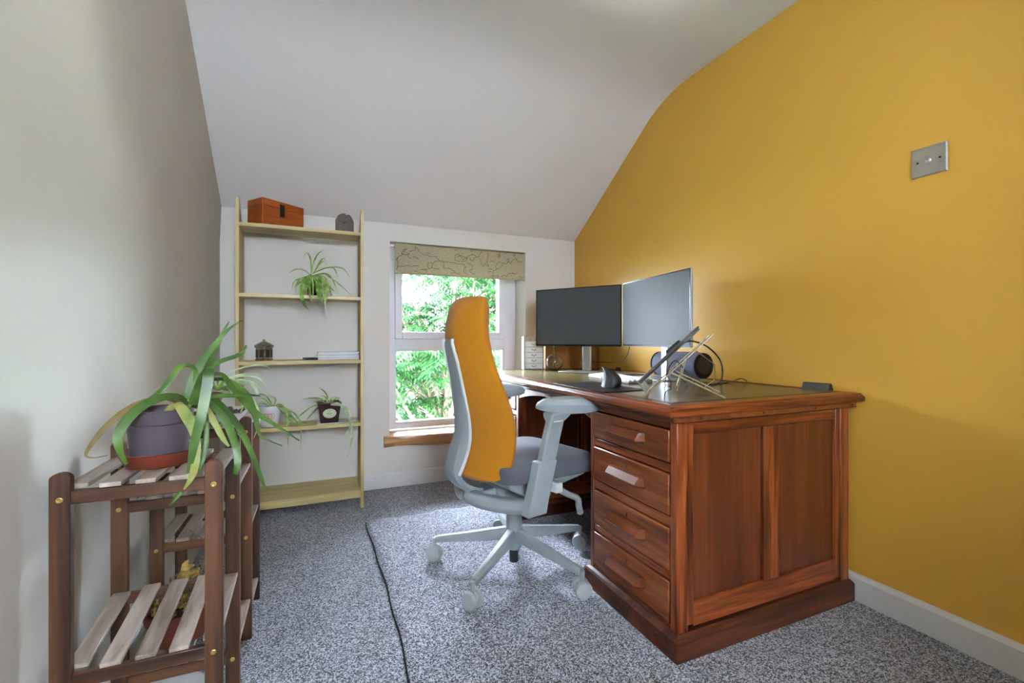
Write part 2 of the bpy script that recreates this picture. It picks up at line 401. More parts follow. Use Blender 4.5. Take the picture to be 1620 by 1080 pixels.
# live-edge sill
sill = MB(); rows = []
ns = 40
for i in range(ns+1):
    t = i/ns; x = WX0-.038 + t*(WX1-WX0+.076); fy = YB-.050 + .012*math.sin(t*9+1)+.006*math.sin(t*23) - .004*random.random()
    zb = .268+.006*math.sin(t*13)
    rows.append([(x, YB+WD+.0 if WX0 < x < WX1 else YB, .338), (x, fy+.014, .342), (x, fy+.002, .336), (x, fy-.004, .318), (x, fy+.004, .288), (x, fy+.016, zb), (x, YB+WD if WX0 < x < WX1 else YB, zb)])
sill.loft(rows)
wpart(sill, 'window_sill', M['sill'], bevel=0)
# ---- added window behind the camera, an opening for the rear fill light
w2 = bpy.data.objects.new('added_fill_window', None); COL.objects.link(w2); w2.location = (0, 0, 0); struct(w2)
b = MB(); ring(b, RX0, RX1, RZ0, RZ1, .06, YF-.16, YF-.10); b.box(.07, .13, YF-.16, YF-.10, RZ0+.06, RZ1-.06)
b.build('window_frame', M['upvc'], w2, bevel=.003)
MB().box(RX0+.06, RX1-.06, YF-.135, YF-.13, RZ0+.06, RZ1-.06).build('window_pane', M['pane'], w2)

# ---- roman/roller blind
bl = thing('roller_blind', 'short linen roller blind printed with brown map outlines, across the window top', 'blind', (.965, YB+.02, 1.63))
BX0, BX1, BZ0, BZ1, BY = .486, 1.446, 1.430, 1.635, YB+.016
off = -Vector((.965, YB+.02, 1.63))
def bp(b, name, mat, parent=bl, **k):
    o = b.build(name, mat, parent, **k)
    if parent is bl: o.location = off
    return o
b = MB(); b.box(BX0, BX1, BY-.001, BY+.001, BZ0, BZ1-.012)
b.cyl((BX0, BY+.018, BZ1-.018), .019, BX1-BX0, 24, axis='x'); cloth = bp(b, 'blind_cloth', M['linen'])
b = MB(); b.box(BX0, BX1, BY-.005, BY+.005, BZ0-.004, BZ0+.012); bp(b, 'bottom_bar', M['linen'], bevel=.003)
for x0, x1 in ((WX0+.002, BX0-.002), (BX1-.001, WX1+.004)):
    b = MB(); b.box(x0, x0+.003, BY-.004, BY+.04, BZ1-.045, BZ1+.006).cyl((x0, BY+.018, BZ1-.018), .010, x1-x0, 14, axis='x'); bp(b, 'bracket', M['whitepot'])
lines = [
 [(40,240),(60,200),(110,170),(100,150),(150,100)], [(60,200),(50,240),(60,290),(45,340)], [(100,160),(150,170),(185,150),(170,190),(200,215)],
 [(190,130),(250,110),(240,60),(265,90),(290,130),(370,170),(440,190),(490,190),(530,240),(560,250)],
 [(530,240),(480,240),(440,280),(430,320),(520,330)], [(430,320),(400,330),(385,290),(400,260),(440,260)], [(385,330),(330,345),(380,360)],
 [(560,250),(600,245),(690,260),(740,275),(800,270)], [(560,250),(575,300),(565,320),(620,320),(660,330),(710,370)],
 [(670,85),(700,110),(740,100),(735,85)], [(700,170),(740,150),(790,180),(850,190),(830,230),(760,235),(700,220),(700,170)],
 [(720,200),(760,170),(800,220),(840,200)], [(850,190),(880,170),(940,160),(960,185),(920,230),(890,230),(870,200)],
 [(870,95),(900,120),(920,105)], [(960,185),(990,180),(1030,115),(1085,110),(1105,160),(1090,250),(1040,300),(1010,240),(985,200)],
 [(800,270),(830,310),(800,350),(850,400)], [(850,260),(880,270),(910,330),(880,340),(900,375),(940,400)], [(1070,290),(1100,270),(1110,290),(1080,295)],
 [(1215,145),(1235,190),(1250,180),(1240,140),(1262,180)], [(1155,410),(1165,350),(1210,330),(1200,290),(1240,245),(1290,260),(1260,310),(1215,330)],
 [(1290,260),(1330,265),(1360,240),(1390,250)], [(1330,220),(1370,200),(1350,250)], [(1380,260),(1420,215),(1470,205),(1480,240),(1540,245)], [(1425,160),(1445,155),(1440,180)],
 [(1155,415),(1220,410),(1260,435),(1290,400),(1340,415),(1390,380),(1450,390)], [(1100,365),(1150,365)], [(1100,325),(1150,328)], [(1125,242),(1185,245)], [(650,380),(760,385)],
 [(60,300),(110,300),(160,295),(220,305),(290,300)], [(225,205),(255,195),(285,208)], [(300,345),(370,335)], [(90,360),(150,372),(270,360)], [(1400,380),(1470,385)], [(1500,420),(1550,430)], [(370,140),(410,150)], [(1300,140),(1350,142)], [(120,140),(150,100),(160,105)]]
b = MB()
def bcoord(x, y):
    u = (x-27)/1543; t0 = 30+105*u; t1 = 380+85*u
    return BX0+u*(BX1-BX0), BZ1-(y-t0)/(t1-t0)*(BZ1-BZ0)
rnd = random.Random(3)
for L in lines:
    P = [Vector(bcoord(*p)) for p in L]
    for amp in (.005, .0028, .0016):
        Q = []
        for a, c in zip(P, P[1:]): Q += [a, (a+c)/2 + Vector((rnd.uniform(-amp, amp), rnd.uniform(-amp, amp)))]
        P = Q + [P[-1]]
    for a, c in zip(P, P[1:]):
        d = c-a
        if d.length < 1e-5: continue
        d.normalize(); n = Vector((-d.y, d.x))*.0013; a2 = a-d*.0006; c2 = c+d*.0006
        if min(a2.y, c2.y) < BZ0+.014 or max(a2.y, c2.y) > BZ1-.014: continue
        b.add([((a2+n).x, BY-.0018, (a2+n).y), ((c2+n).x, BY-.0018, (c2+n).y), ((c2-n).x, BY-.0018, (c2-n).y), ((a2-n).x, BY-.0018, (a2-n).y)], [(0, 1, 2, 3)])
b.build('map_print', M['ink'], cloth, smooth=False)

# ---- light switch
sw = thing('light_switch', 'square brushed metal toggle light switch on the yellow wall', 'light switch', (XR, .842, 1.575))
def plate(s, d0, d1): return [(-d0, -s, -s), (-d0, s, -s), (-d0, s, s), (-d0, -s, s)]
b = MB(); b.loft([plate(.048, .0, 0), plate(.049, .002, 0), plate(.049, .0035, 0), plate(.045, .0075, 0)]); b.build('face_plate', M['switch'], sw, sharp=20)
b = MB(); b.lathe([(.0085, 0), (.0085, .004), (.006, .006), (.006, .009)], 20, tr(-.007, 0, 0) @ rot('Y', -90)); b.build('toggle_collar', M['silver'], sw)
b = MB(); b.tube([(-.012, 0, 0), (-.019, 0, .004), (-.026, 0, .009)], [.002, .003, .0042], 12); b.build('toggle', M['silver'], sw)
for s in (-1, 1):
    b = MB(); b.lathe([(.0032, 0), (.0028, .0012)], 14, tr(-.0075, s*.030, 0) @ rot('Y', -90)); b.box(-.0092, -.0085, s*.03-.0028, s*.03+.0028, -.0005, .0005); b.build('screw', M['darkmetal'], sw)

# ---- rug
rug = thing('rug', 'speckled grey rug with painted edge shade lying on the carpet under the chair', 'rug', (.62, 1.4, 0))
rnd = random.Random(5)
x0, x1, ya, yb = -.37, .352, -1.0, 1.13
nx, ny = 24, 60; rows = []
def ry(j): return ya+(yb-ya)*j/ny
for j in range(ny+1):
    y = ry(j); l = x0+.006*math.sin(y*4)+.003*math.sin(y*17); r_ = x1+.003*math.sin(y*9)
    rows.append([(l+(r_-l)*i/nx, y+(.01*math.sin(i*.6) if j == ny else 0), .013+.0012*math.sin(i*1.1+j*.4)+.0012*rnd.random()) for i in range(nx+1)])
b = MB(); b.grid(rows)
edge = [r[0] for r in rows]
o = b.build('pile', M['rug'], rug, sharp=80)
m = o.modifiers.new('thick', 'SOLIDIFY'); m.thickness = .008; m.offset = -1
b = MB(); b.tube([(p[0]-.001, p[1], .0065) for p in edge]+[(p[0], p[1]+.001, .0065) for p in rows[-1]]+[(r[-1][0]+.001, r[-1][1], .0065) for r in rows[::-1]], .0028, 6)
b.build('edge_shadow', M['edge_shade'], rug)  # dark tube stands in for the shade along the rug's sides

# ================================================================== DESK
DZ = .78
desk = thing('pedestal_desk', 'large antique reddish oak pedestal desk with leather top against the yellow wall', 'desk', (1.4, 1.9, 0))
dof = Vector((-1.4, -1.9, 0))
def dp(b, name, mat, parent=None, **k):
    o = b.build(name, mat, parent or desk, **k)
    if parent is None: o.location = dof
    return o
X0, X1, Y0, Y1 = 1.014, 1.853, 1.078, 2.756
TX0, TX1, TY0, TY1 = .945, 1.872, 1.033, 2.82
# top with moulded edge
def rr(ins, z): return [(TX0+ins, TY0+ins, z), (TX1-ins*.3, TY0+ins, z), (TX1-ins*.3, TY1-ins, z), (TX0+ins, TY1-ins, z)]
profd = [(.030, .745), (.006, .748), (.001, .753), (0, .760), (.001, .767), (.006, .773), (.009, .7735), (.012, .779), (.016, .78)]
b = MB(); b.box(TX0+.068, TX1-.05, TY0+.068, TY1-.068, .746, .7795); dp(b, 'desk_top', M['oak_y'])
cor = lambda i, z: rr(i, z)
for a, c, mm in ((0, 1, 'oak_x'), (1, 2, 'oak_y'), (2, 3, 'oak_x'), (3, 0, 'oak_y')):
    ra = [rr(i, z)[a] for i, z in profd]+[rr(.068, .78)[a], rr(.068, .745)[a]]; rc = [rr(i, z)[c] for i, z in profd]+[rr(.068, .78)[c], rr(.068, .745)[c]]
    b = MB(); b.loft([ra, rc]); dp(b, 'edge_board', M[mm], sharp=25)
b = MB(); b.box(TX0+.075, TX1-.06, TY0+.075, TY1-.075, .7795, .7806); dp(b, 'leather_inlay', M['leather'])
b = MB(); ring2 = []
for i_, (w_) in enumerate((.068, .082)):
    a0, a1, c0, c1 = TX0+w_, TX1-w_+.01, TY0+w_, TY1-w_
    for q in ((a0, a1, c0, c0+.0025), (a0, a1, c1-.0025, c1), (a0, a0+.0025, c0, c1), (a1-.0025, a1, c0, c1)): b.box(q[0], q[1], q[2], q[3], .7795, .7809)
dp(b, 'tooled_border', M['tooling'])
b = MB(); b.box(TX0+.035, X1+.004, TY0+.02, TY1-.02, .728, .7465); dp(b, 'top_frieze', M['oak_dark_y'], bevel=.003)
def drawer(parent_y0, parent_y1, z0, z1, keyhole=True):
    d = MB(); xf = X0-.0
    # fielded front, tiny chamfer round the edge
    d.box(xf-.003, xf+.02, parent_y0, parent_y1, z0, z1)
    o = dp(d, 'drawer', M['oak_drawer'], bevel=.004)
    w = parent_y1-parent_y0; yc = (parent_y0+parent_y1)/2; zc = z0+(z1-z0)*.52
    h = MB(); L = w*.235
    rings = []
    for t, s in ((-1.0, .12), (-.86, 1), (.86, 1), (1.0, .12)):
        y = yc+L*t; s2 = s
        rings.append([(xf-.003, y, zc-.019), (xf-.003, y, zc+.019), (xf-.003-.016*s2, y, zc+.019), (xf-.003-.034*s2, y, zc-.003), (xf-.003-.032*s2, y, zc-.009), (xf-.003-.012*s2, y, zc-.014)])
    h.loft(rings); h.build('drawer_pull', M['oak_dark_y'], o, bevel=.002)
    if keyhole:
        k = MB(); zk = z1-.026
        k.cyl((xf-.0045, yc, zk), .0035, .0025, 12, axis='x'); k.box(xf-.0045, xf-.002, yc-.0013, yc+.0013, zk-.009, zk); k.build('keyhole', M['black'], o)
    return o
def pedestal(y0, y1, near):
    # posts, rails, panels
    for q in ((X0, X0+.045, y0, y0+.030), (X0, X0+.045, y1-.022, y1), (X1-.05, X1, y0, y0+.03), (X1-.05, X1, y1-.022, y1)):
        b = MB(); b.box(*q, .075, .728); dp(b, 'corner_post', M['oak'], bevel=.003)
    zr = [(.700, .728), (.562, .590), (.392, .424), (.226, .250), (.072, .090)]
    for a, c in zr:
        b = MB(); b.box(X0+.004, X0+.024, y0+.03, y1-.022, a, c); dp(b, 'drawer_rail', M['oak_y'], bevel=.002)
    for k in range(4):
        drawer(y0+.034, y1-.026, zr[k+1][1]+.004, zr[k][0]-.004)
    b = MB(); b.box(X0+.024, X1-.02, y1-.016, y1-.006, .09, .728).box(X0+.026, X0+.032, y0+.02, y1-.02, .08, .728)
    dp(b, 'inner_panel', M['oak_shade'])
    b = MB()   # side frame and panels
    ys = (y0+.004, y0+.02) if near else (y0+.004, y0+.02)
    for q in ((X0+.045, X0+.069, ys[0], ys[1], .09, .728), (1.396, 1.474, ys[0], ys[1], .158, .684), (1.78, X1-.05, ys[0], ys[1], .09, .728)):
        b = MB(); b.box(*q); dp(b, 'side_stile', M['oak'], bevel=.002)
    for z_ in ((.684, .720), (.082, .158)):
        b = MB(); b.box(X0+.069, 1.78, ys[0]+.001, ys[1], *z_); dp(b, 'side_rail', M['oak_x'], bevel=.002)
    for a, c in ((X0+.069, 1.396), (1.474, 1.78)):
        b = MB(); b.box(a-.004, c+.004, y0+.015, y0+.024, .15, .69); dp(b, 'side_panel', M['oak_panel'])
    b = MB()   # plinth with chamfered top
    t = .018
    def pr(i, z): return [(X0-t+i, y0-t+i, z), (X1+.004-i*.3, y0-t+i, z), (X1+.004-i*.3, y1+t-i, z), (X0-t+i, y1+t-i, z)]
    b.loft([pr(0, 0), pr(0, .062), pr(.006, .070), pr(.016, .076)]); dp(b, 'plinth', M['oak_dark'], sharp=20)
    if near:
        for xp in (1.085, 1.36, 1.62, 1.83):
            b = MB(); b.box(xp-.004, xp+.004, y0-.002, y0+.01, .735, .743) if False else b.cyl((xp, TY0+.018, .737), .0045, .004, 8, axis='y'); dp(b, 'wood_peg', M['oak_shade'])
pedestal(Y0, 1.556, True)
pedestal(2.266, Y1, False)
# kneehole: apron drawer with arched lower edge, back panel
n = 24; top_ = [(1.556+.71*i/n, .728) for i in range(n+1)]
bot = [(1.556+.71*(1-i/n), .660+.045*math.sin(PI*i/n)**.8) for i in range(n+1)]
b = MB(); b.prism(top_+bot, 'x', X0+.004, X0+.024); o = dp(b, 'apron_drawer', M['oak_y'], sharp=60)
b = MB(); b.box(X0-.006, X0+.004, 1.86, 1.94, .703, .716); b.build('drawer_pull', M['silver_matt'], o, bevel=.003)
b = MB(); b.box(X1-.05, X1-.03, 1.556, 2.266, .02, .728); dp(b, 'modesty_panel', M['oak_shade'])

# ================================================================== OFFICE CHAIR
CH = thing('office_chair', 'mustard high-back office chair with grey seat and pale five-star base at the desk', 'chair', (.778, 1.785, .0148), 14)
CH['label'] = 'mustard high-back office chair with grey seat and pale star base at the desk'
cb = MB()
cb.lathe([(.027, .075), (.034, .085), (.036, .15), (.033, .235), (.028, .240)], 28)
cb.build('base_hub', M['chair_grey'], CH)
angs = [149.5+72*k-14 for k in range(5)]
for a in angs:
    m = rot('Z', a); b = MB()
    rings = []
    for t, x in ((0, .02), (.25, .10), (.6, .21), (.9, .315), (1, .345)):
        zt = .168-.062*t; h = .05-.026*t; w = .024-.010*t
        rings.append([(x, -w, zt-h), (x, -w*1.05, zt-h*.35), (x, -w*.55, zt), (x, w*.55, zt), (x, w*1.05, zt-h*.35), (x, w, zt-h)])
    b.loft(rings, mat=m); b.build('base_arm', M['chair_grey'], CH, bevel=.003, sharp=50)
for i, a in enumerate(angs):
    m = rot('Z', a) @ tr(.35, 0, 0) @ rot('Z', [52, 30, 78, 50, 40][i]-104-a)
    root = MB(); root.cyl((0, 0, .06), .009, .04, 14, mat=m)
    root.prism([(.024*math.cos(q), .040+.024*math.sin(q)) for q in [R(-20+22*k) for k in range(11)]]+[(-.02, .03)], 'x', -.006, .006, mat=m @ rot('Z', 90))
    c = root.build('caster', M['caster'], CH)
    for s in (-1, 1):
        w = MB(); w.lathe([(.012, 0), (.029, .001), (.033, .004), (.033, .014), (.030, .018), (.010, .0195)], 28, m @ tr(0, s*.008, .033) @ rot('X', -90*s))
        w.build('wheel', M['caster'], c)
b = MB(); b.lathe([(.016, .235), (.016, .30)], 20); b.build('gas_cylinder', M['black'], CH)
b = MB(); b.lathe([(.019, .020), (.0195, .022), (.0195, .062), (.016, .076)], 20); b.build('cylinder_base', M['black'], CH)
b = MB(); b.lathe([(.026, .238), (.03, .24), (.03, .262), (.024, .27)], 24); b.build('cylinder_collar', M['black'], CH)
# mechanism and yoke
b = MB(); b.box(-.13, .15, -.085, .085, .285, .395); b.build('tilt_mechanism', M['chair_grey'], CH, bevel=.02, seg=3)
b = MB(); b.prism([(-.08, .355), (.22, .395), (.25, .428), (-.17, .428), (-.17, .405)], 'y', -.20, .20); b.build('seat_pan', M['chair_grey'], CH, bevel=.01)
yk = MB()
for s in (-1, 1):
    path = smooth_path([(-.235, s*.0, .350), (-.215, s*.07, .338), (-.165, s*.17, .336), (-.12, s*.262, .348)], 6)
    rings = []
    for i, p in enumerate(path):
        T = (path[min(i+1, len(path)-1)]-path[max(i-1, 0)]).normalized(); N = Vector((-T.y, T.x, 0)); h = .032; w = .030
        rings.append([p+N*w*.6+Vector((0, 0, h)), p+N*w+Vector((0, 0, 0)), p+N*w*.6-Vector((0, 0, h*.7)), p-N*w*.6-Vector((0, 0, h*.7)), p-N*w, p-N*w*.6+Vector((0, 0, h))])
    yk.loft(rings)
yk.build('yoke', M['chair_grey'], CH, bevel=.006, sharp=50)
b = MB(); b.prism([(-.24, .335), (-.08, .30), (-.02, .31), (-.05, .37), (-.24, .365)], 'y', -.05, .05); b.build('yoke_link', M['chair_grey'], CH, bevel=.01)
# spine
outer = [(-.325, .985), (-.343, .965), (-.345, .93), (-.330, .865), (-.310, .765), (-.300, .675), (-.303, .60), (-.322, .545), (-.340, .485), (-.345, .45), (-.328, .415), (-.29, .38), (-.24, .35), (-.20, .335)]
inner = [(-.305, .985), (-.316, .960), (-.312, .93), (-.293, .865), (-.270, .765), (-.250, .675), (-.243, .60), (-.250, .545), (-.272, .485), (-.288, .455), (-.290, .44), (-.268, .41), (-.225, .385), (-.19, .375)]
hwid = [.034, .036, .040, .044, .048, .050, .050, .050, .050, .050, .048, .046, .046, .046]
O_ = smooth_path([(p[0]+.027, 0, p[1]) for p in outer], 4); I_ = smooth_path([(p[0]+.008, 0, p[1]) for p in inner], 4); H_ = smooth_path([(h*.80, 0, 0) for h in hwid], 4)
b = MB(); rings = []
for o_, i_, h_ in zip(O_, I_, H_):
    w = h_.x; d = i_-o_
    rings.append([o_+Vector((0, -w*.8, 0)), o_+d*.12+Vector((0, -w, 0)), o_+d*.55+Vector((0, -w*.86, 0)), i_+Vector((0, -w, 0)), i_+Vector((0, w, 0)), o_+d*.55+Vector((0, w*.86, 0)), o_+d*.12+Vector((0, w, 0)), o_+Vector((0, w*.8, 0))])
b.loft(rings); b.build('spine', M['chair_grey'], CH, sharp=32)
for s in (-1, 1):
    b = MB(); pts = [i_+Vector((-.013, s*(h_.x+.005), 0)) for i_, h_ in list(zip(I_, H_))[3:-14]]; b.tube(pts, .0065, 8); b.build('edge_trim', M['chair_white'], CH)
# back pad
zs =  [.428, .436, .452, .489, .564, .635, .709, .782, .852, .918, .979, 1.024, 1.070, 1.100, 1.122, 1.134]
xc =  [-.262, -.268, -.274, -.262, -.247, -.252, -.268, -.284, -.300, -.312, -.316, -.308, -.296, -.284, -.266, -.240]
xe =  [-.235, -.222, -.200, -.176, -.165, -.163, -.172, -.194, -.214, -.228, -.243, -.247, -.245, -.240, -.232, -.222]
hw =  [.10, .155, .188, .206, .216, .212, .198, .181, .160, .142, .136, .134, .130, .122, .108, .075]
th =  [.012, .022, .032, .042, .05, .052, .05, .048, .048, .05, .055, .060, .060, .052, .038, .016]
b = MB(); rings = []
NS = 20
ZI = smooth_path([(i, z, 0) for i, z in enumerate(zs)], 3)
def ser(a): return [p.y for p in smooth_path([(i, q, 0) for i, q in enumerate(a)], 3)]
zz, cc, ee, hh, tt = ser(zs), ser(xc), ser(xe), ser(hw), ser(th)
for z, c_, e_, h_, t_ in zip(zz, cc, ee, hh, tt):
    ring_ = []
    for j in range(NS+1):
        u = -1+2*j/NS; xr_ = c_+(e_-c_)*abs(u)**1.9; ring_.append((xr_, u*h_, z))
    for j in range(NS, -1, -1):
        u = -1+2*j/NS; xr_ = c_+(e_-c_)*abs(u)**1.9; q = t_*max(0, 1-abs(u)**5)**.5+.010
        ring_.append((xr_+q, u*h_*.985, z))
    rings.append(ring_)
b.loft(rings); b.build('back_cushion', M['orange'], CH, sharp=65)
# seat cushion
b = MB(); rings = []
for z, ins in ((.428, .014), (.431, .004), (.438, 0), (.468, .001), (.484, .006), (.493, .018), (.498, .04), (.500, .08)):
    x0, x1, w = -.205+ins*.6, .285-ins, .245-ins; r = .07
    ring_ = []
    for cx, cy, a0 in ((x1-r, w-r, 0), (x0+r, w-r, 90), (x0+r, -w+r, 180), (x1-r, -w+r, 270)):
        for k in range(7):
            a = R(a0+15*k); ring_.append((cx+r*math.cos(a), cy+r*math.sin(a), z-(.02*max(0, (cx-.1)/.2) if cx > .1 else 0)))
    rings.append(ring_)
b.loft(rings); b.build('seat', M['seat'], CH, sharp=60)
# arms
def arm(s, padx, padrot):
    n_ = 'arm_rest'
    p = MB(); m = tr(padx, s*.285, 0) @ rot('Z', padrot); rings = []
    for t, w, zt, zb in ((-1, .004, .716, .708), (-.93, .022, .728, .702), (-.75, .036, .739, .695), (-.4, .045, .745, .688), (0, .048, .746, .684), (.4, .047, .742, .684), (.72, .040, .734, .688), (.93, .024, .720, .694), (1, .005, .708, .700)):
        x = t*.138; rings.append([(x, -w, (zt+zb)/2+.004), (x, -w*.78, zt-.006), (x, -w*.35, zt), (x, w*.35, zt), (x, w*.78, zt-.006), (x, w, (zt+zb)/2+.004), (x, w*.7, zb), (x, -w*.7, zb)])
    p.loft(rings, mat=m); pad = p.build('arm_pad', M['chair_grey'], CH, sharp=55, bevel=.002)
    u = MB(); rings = []
    for x, z, wx, wy in ((-.058, .50, .036, .017), (-.030, .60, .036, .017), (-.012, .655, .036, .017), (-.004, .672, .046, .026), (0.004, .690, .052, .032)):
        rings.append([(x-wx, s*.27-wy, z), (x+wx, s*.27-wy, z), (x+wx, s*.27+wy, z), (x-wx, s*.27+wy, z)])
    u.loft(rings); u.build('arm_post', M['chair_grey'], CH, bevel=.008, seg=3, sharp=40)
    l = MB(); rings = []
    for x, z, wx, wy in ((-.115, .325, .045, .022), (-.108, .36, .044, .023), (-.085, .44, .043, .023), (-.064, .512, .044, .023), (-.063, .517, .041, .020)):
        rings.append([(x-wx, s*.27-wy, z), (x+wx, s*.27-wy, z), (x+wx, s*.27+wy, z), (x-wx, s*.27+wy, z)])
    l.loft(rings); l.build('arm_sleeve', M['chair_grey'], CH, bevel=.007, seg=3, sharp=40)
    bt = MB(); bt.box(-.036, .012, s*.27+(-.020 if s < 0 else .016), s*.27+(-.016 if s < 0 else .020), .655, .664); bt.build('arm_button', M['chair_white'], CH, bevel=.0015)
arm(-1, .050, -19)
arm(1, .135, -8)
# levers under the seat, on the near side
b = MB(); b.box(.02, .055, -.245, -.18, .365, .405); b.build('height_paddle', M['chair_white'], CH, bevel=.006)
b = MB(); b.tube(smooth_path([(.08, -.16, .365), (.085, -.235, .352), (.115, -.262, .335), (.118, -.268, .305), (.104, -.290, .288)], 5), .0125, 12); b.build('tension_crank', M['chair_grey'], CH)

# ================================================================== BOOKCASE
BK = thing('shelving_unit', 'tall open pale pine shelving unit with five shelves by the back wall', 'shelves', (-.07, 2.9, 0))
bo = Vector((.07, -2.9, 0))
def kp(b, name, mat, **k):
    o = b.build(name, mat, BK, **k); o.location = bo; return o
SX0, SX1, SY0, SY1 = -.374, .238, 2.78, 2.96
for x0, x1 in ((SX0-.018, SX0), (SX1, SX1+.018)):
    b = MB()
    b.prism([(SY0, 0), (SY0, 1.735), (SY0+.012, 1.738), (SY0+.03, 1.715), (SY0+.04, 1.69), (SY0+.075, 1.66), (SY0+.10, 1.63), (SY1, 1.615), (SY1, .13), (SY1+.06, .11), (SY1+.06, .0), (SY1+.035, 0), (SY1+.035, .06), (SY0+.025, .075), (SY0+.025, 0)], 'x', x0, x1)
    kp(b, 'side_board', M['pine'], bevel=.002)
shz = [(1.605, .02, SY1), (1.229, .02, SY1), (.865, .022, SY1), (.500, .022, SY1), (.107, .022, 3.07)]
for z, t, yb_ in shz:
    b = MB(); b.box(SX0, SX1, SY0+.003, yb_, z-t, z)
    kp(b, 'shelf', M['pine_x'], bevel=.002)
for z in (.107,):
    b = MB(); b.box(SX0, SX1, SY0+.012, SY0+.024, z-.045, z-.022) if z > 1 else b.box(SX0, SX1, SY0+.012, SY0+.03, z-.048, z-.022); kp(b, 'shelf_rail', M['pine_x'], bevel=.001)

# ---- box
bx = thing('wooden_box', 'varnished orange wooden box with dark metal clasp on the top shelf', 'box', (-.263, 2.759, 1.606), 37.6)
b = MB(); b.box(0, .249, 0, .135, 0, .094); b.build('box_body', M['boxwood'], bx, bevel=.002)
b = MB(); b.box(0, .249, 0, .135, .0955, .137); b.build('lid', M['boxwood'], bx, bevel=.002)
b = MB(); b.box(.100, .128, -.004, 0, .052, .122).box(.104, .124, -.007, -.003, .056, .078).cyl((.114, -.007, .067), .006, .004, 14, axis='y', mat=None); b.build('clasp', M['darkmetal'], bx, bevel=.001)
# ---- carved stone
st = MB(); outl = []
for i in range(33):
    t = i/32; a = PI*t; r = .05*(1+.03*math.sin(9*a)); z = .052+.062*math.sin(a)**.8 - (.008 if .38 < t < .46 else 0); outl.append((r*math.cos(a), z))
outl = [(.050, 0)]+outl+[(-.050, 0)]
st.prism(outl, 'y', -.018, .018)
o = st.build('carved_stone', M['stone'], bevel=.006, sharp=30); o.location = (.155, 2.85, 1.606); o.rotation_euler = (R(-4), 0, R(-8))
tag(o, 'small arched grey carved stone at the right end of the top shelf', 'ornament')
b = MB(); b.tube([(0, -.0185, .05), (.0, -.024, .058), (0, -.0185, .075)], [.003, .008, .002], 8); b.build('carving', M['stone'], o)
# ---- pewter lantern pot
ln = thing('lantern_pot', 'little tarnished metal pavilion shaped pot on the middle shelf', 'ornament', (-.262, 2.835, .866), 10)
b = MB(); b.lathe([(.043, 0), (.044, .008), (.040, .011), (.040, .066), (.044, .070), (.046, .078)], 8); b.build('pot_body', M['pewter'], ln, sharp=20)
b = MB()
for k in range(8):
    a = R(45*k+22.5); b.box(-.011, .011, -.0015, .0015, .018, .060, mat=tr(.0380*math.cos(a), .0380*math.sin(a), 0) @ rot('Z', 45*k+112.5))
b.build('relief_panels', M['pewter_dark'], ln)
b = MB(); b.lathe([(.049, .078), (.047, .082), (.030, .094), (.014, .101), (.006, .105), (.008, .110), (.002, .116)], 8); b.build('roof_lid', M['pewter'], ln, sharp=20)
# ---- magazines
grp = 'magazines stacked on the middle shelf'
mags = [('thick grey covered magazine, bottom of the stack on the middle shelf', .000, .235, .215, .011, 'paper_grey', 0, -.003),
        ('white magazine just above the bottom of the shelf stack', .012, .225, .205, .009, 'paper', 2, .006),
        ('grey edged magazine in the middle of the shelf stack', .022, .228, .21, .006, 'paper_grey', -2, .003),
        ('white magazine just below the top of the shelf stack', .029, .222, .205, .007, 'paper', 1, .002),
        ('curling pale magazine lying on top of the shelf stack', .037, .225, .205, .006, 'paper', 3, .008)]
for lab, z, w, d, t, mt, a, dx in mags:
    mg = thing('magazine', lab, 'magazine', (.117+dx*.5, 2.885, .866+z), a*.4, grp)
    b = MB(); b.box(-w/2, w/2, -.085, .06, 0, .001).box(-w/2, w/2, -.085, .06, t-.001, t).box(-w/2, -w/2+.001, -.085, .06, 0, t); b.build('cover', M[mt], mg)
    b = MB(); b.box(-w/2+.002, w/2-.003, -.083, .058, .001, t-.001); b.build('pages', M['paper'] if mt != 'paper' else M['paper'], mg)
b = MB(); b.box(-.03, .03, -.06, .06, 0, .012); o = b.build('leather_case', M['black'], bevel=.004); o.location = (-.030, 2.845, .866); o.rotation_euler = (0, 0, R(12))
tag(o, 'flat black case beside the magazine stack on the middle shelf', 'case')

# ================================================================== PLANTS
def ribbon(b, pts, widths, thick=.0012, curl=.25, hint=None, k=5, seg=4):
    """a leaf: tapering, channelled ribbon with real thickness"""
    P = smooth_path(pts, k); n = len(P); Wd = smooth_path([(w, 0, 0) for w in widths], k)
    m = len(Wd); rings = []
    for i, p in enumerate(P):
        T = (P[min(i+1, n-1)]-P[max(i-1, 0)])
        T = T.normalized() if T.length > 1e-7 else Vector((0, 0, 1))
        h = Vector(hint) if hint else (Vector((0, 0, CAMH))-p).normalized()*.8+Vector((0, 0, .6))
        S_ = T.cross(h)
        if S_.length < 1e-4: S_ = Vector((1, 0, 0))
        S_.normalize(); N = S_.cross(T).normalized()
        w = max(.0004, Wd[min(m-1, int(round(i*(m-1)/max(1, n-1))))].x)/2; th_ = thick*(.4+.6*min(1, w/ (max(widths)/2)))
        up = []; dn = []
        for j in range(seg+1):
            u = -1+2*j/seg; c_ = curl*w*(u*u)
            up.append(p+S_*u*w+N*(c_+th_*(1-u*u))); dn.append(p+S_*u*w+N*(c_-th_*(1-u*u)-th_*.15))
        rings.append(up+dn[::-1])
    b.loft(rings)
def local(parent, o): o.location = -Vector(parent.location); return o
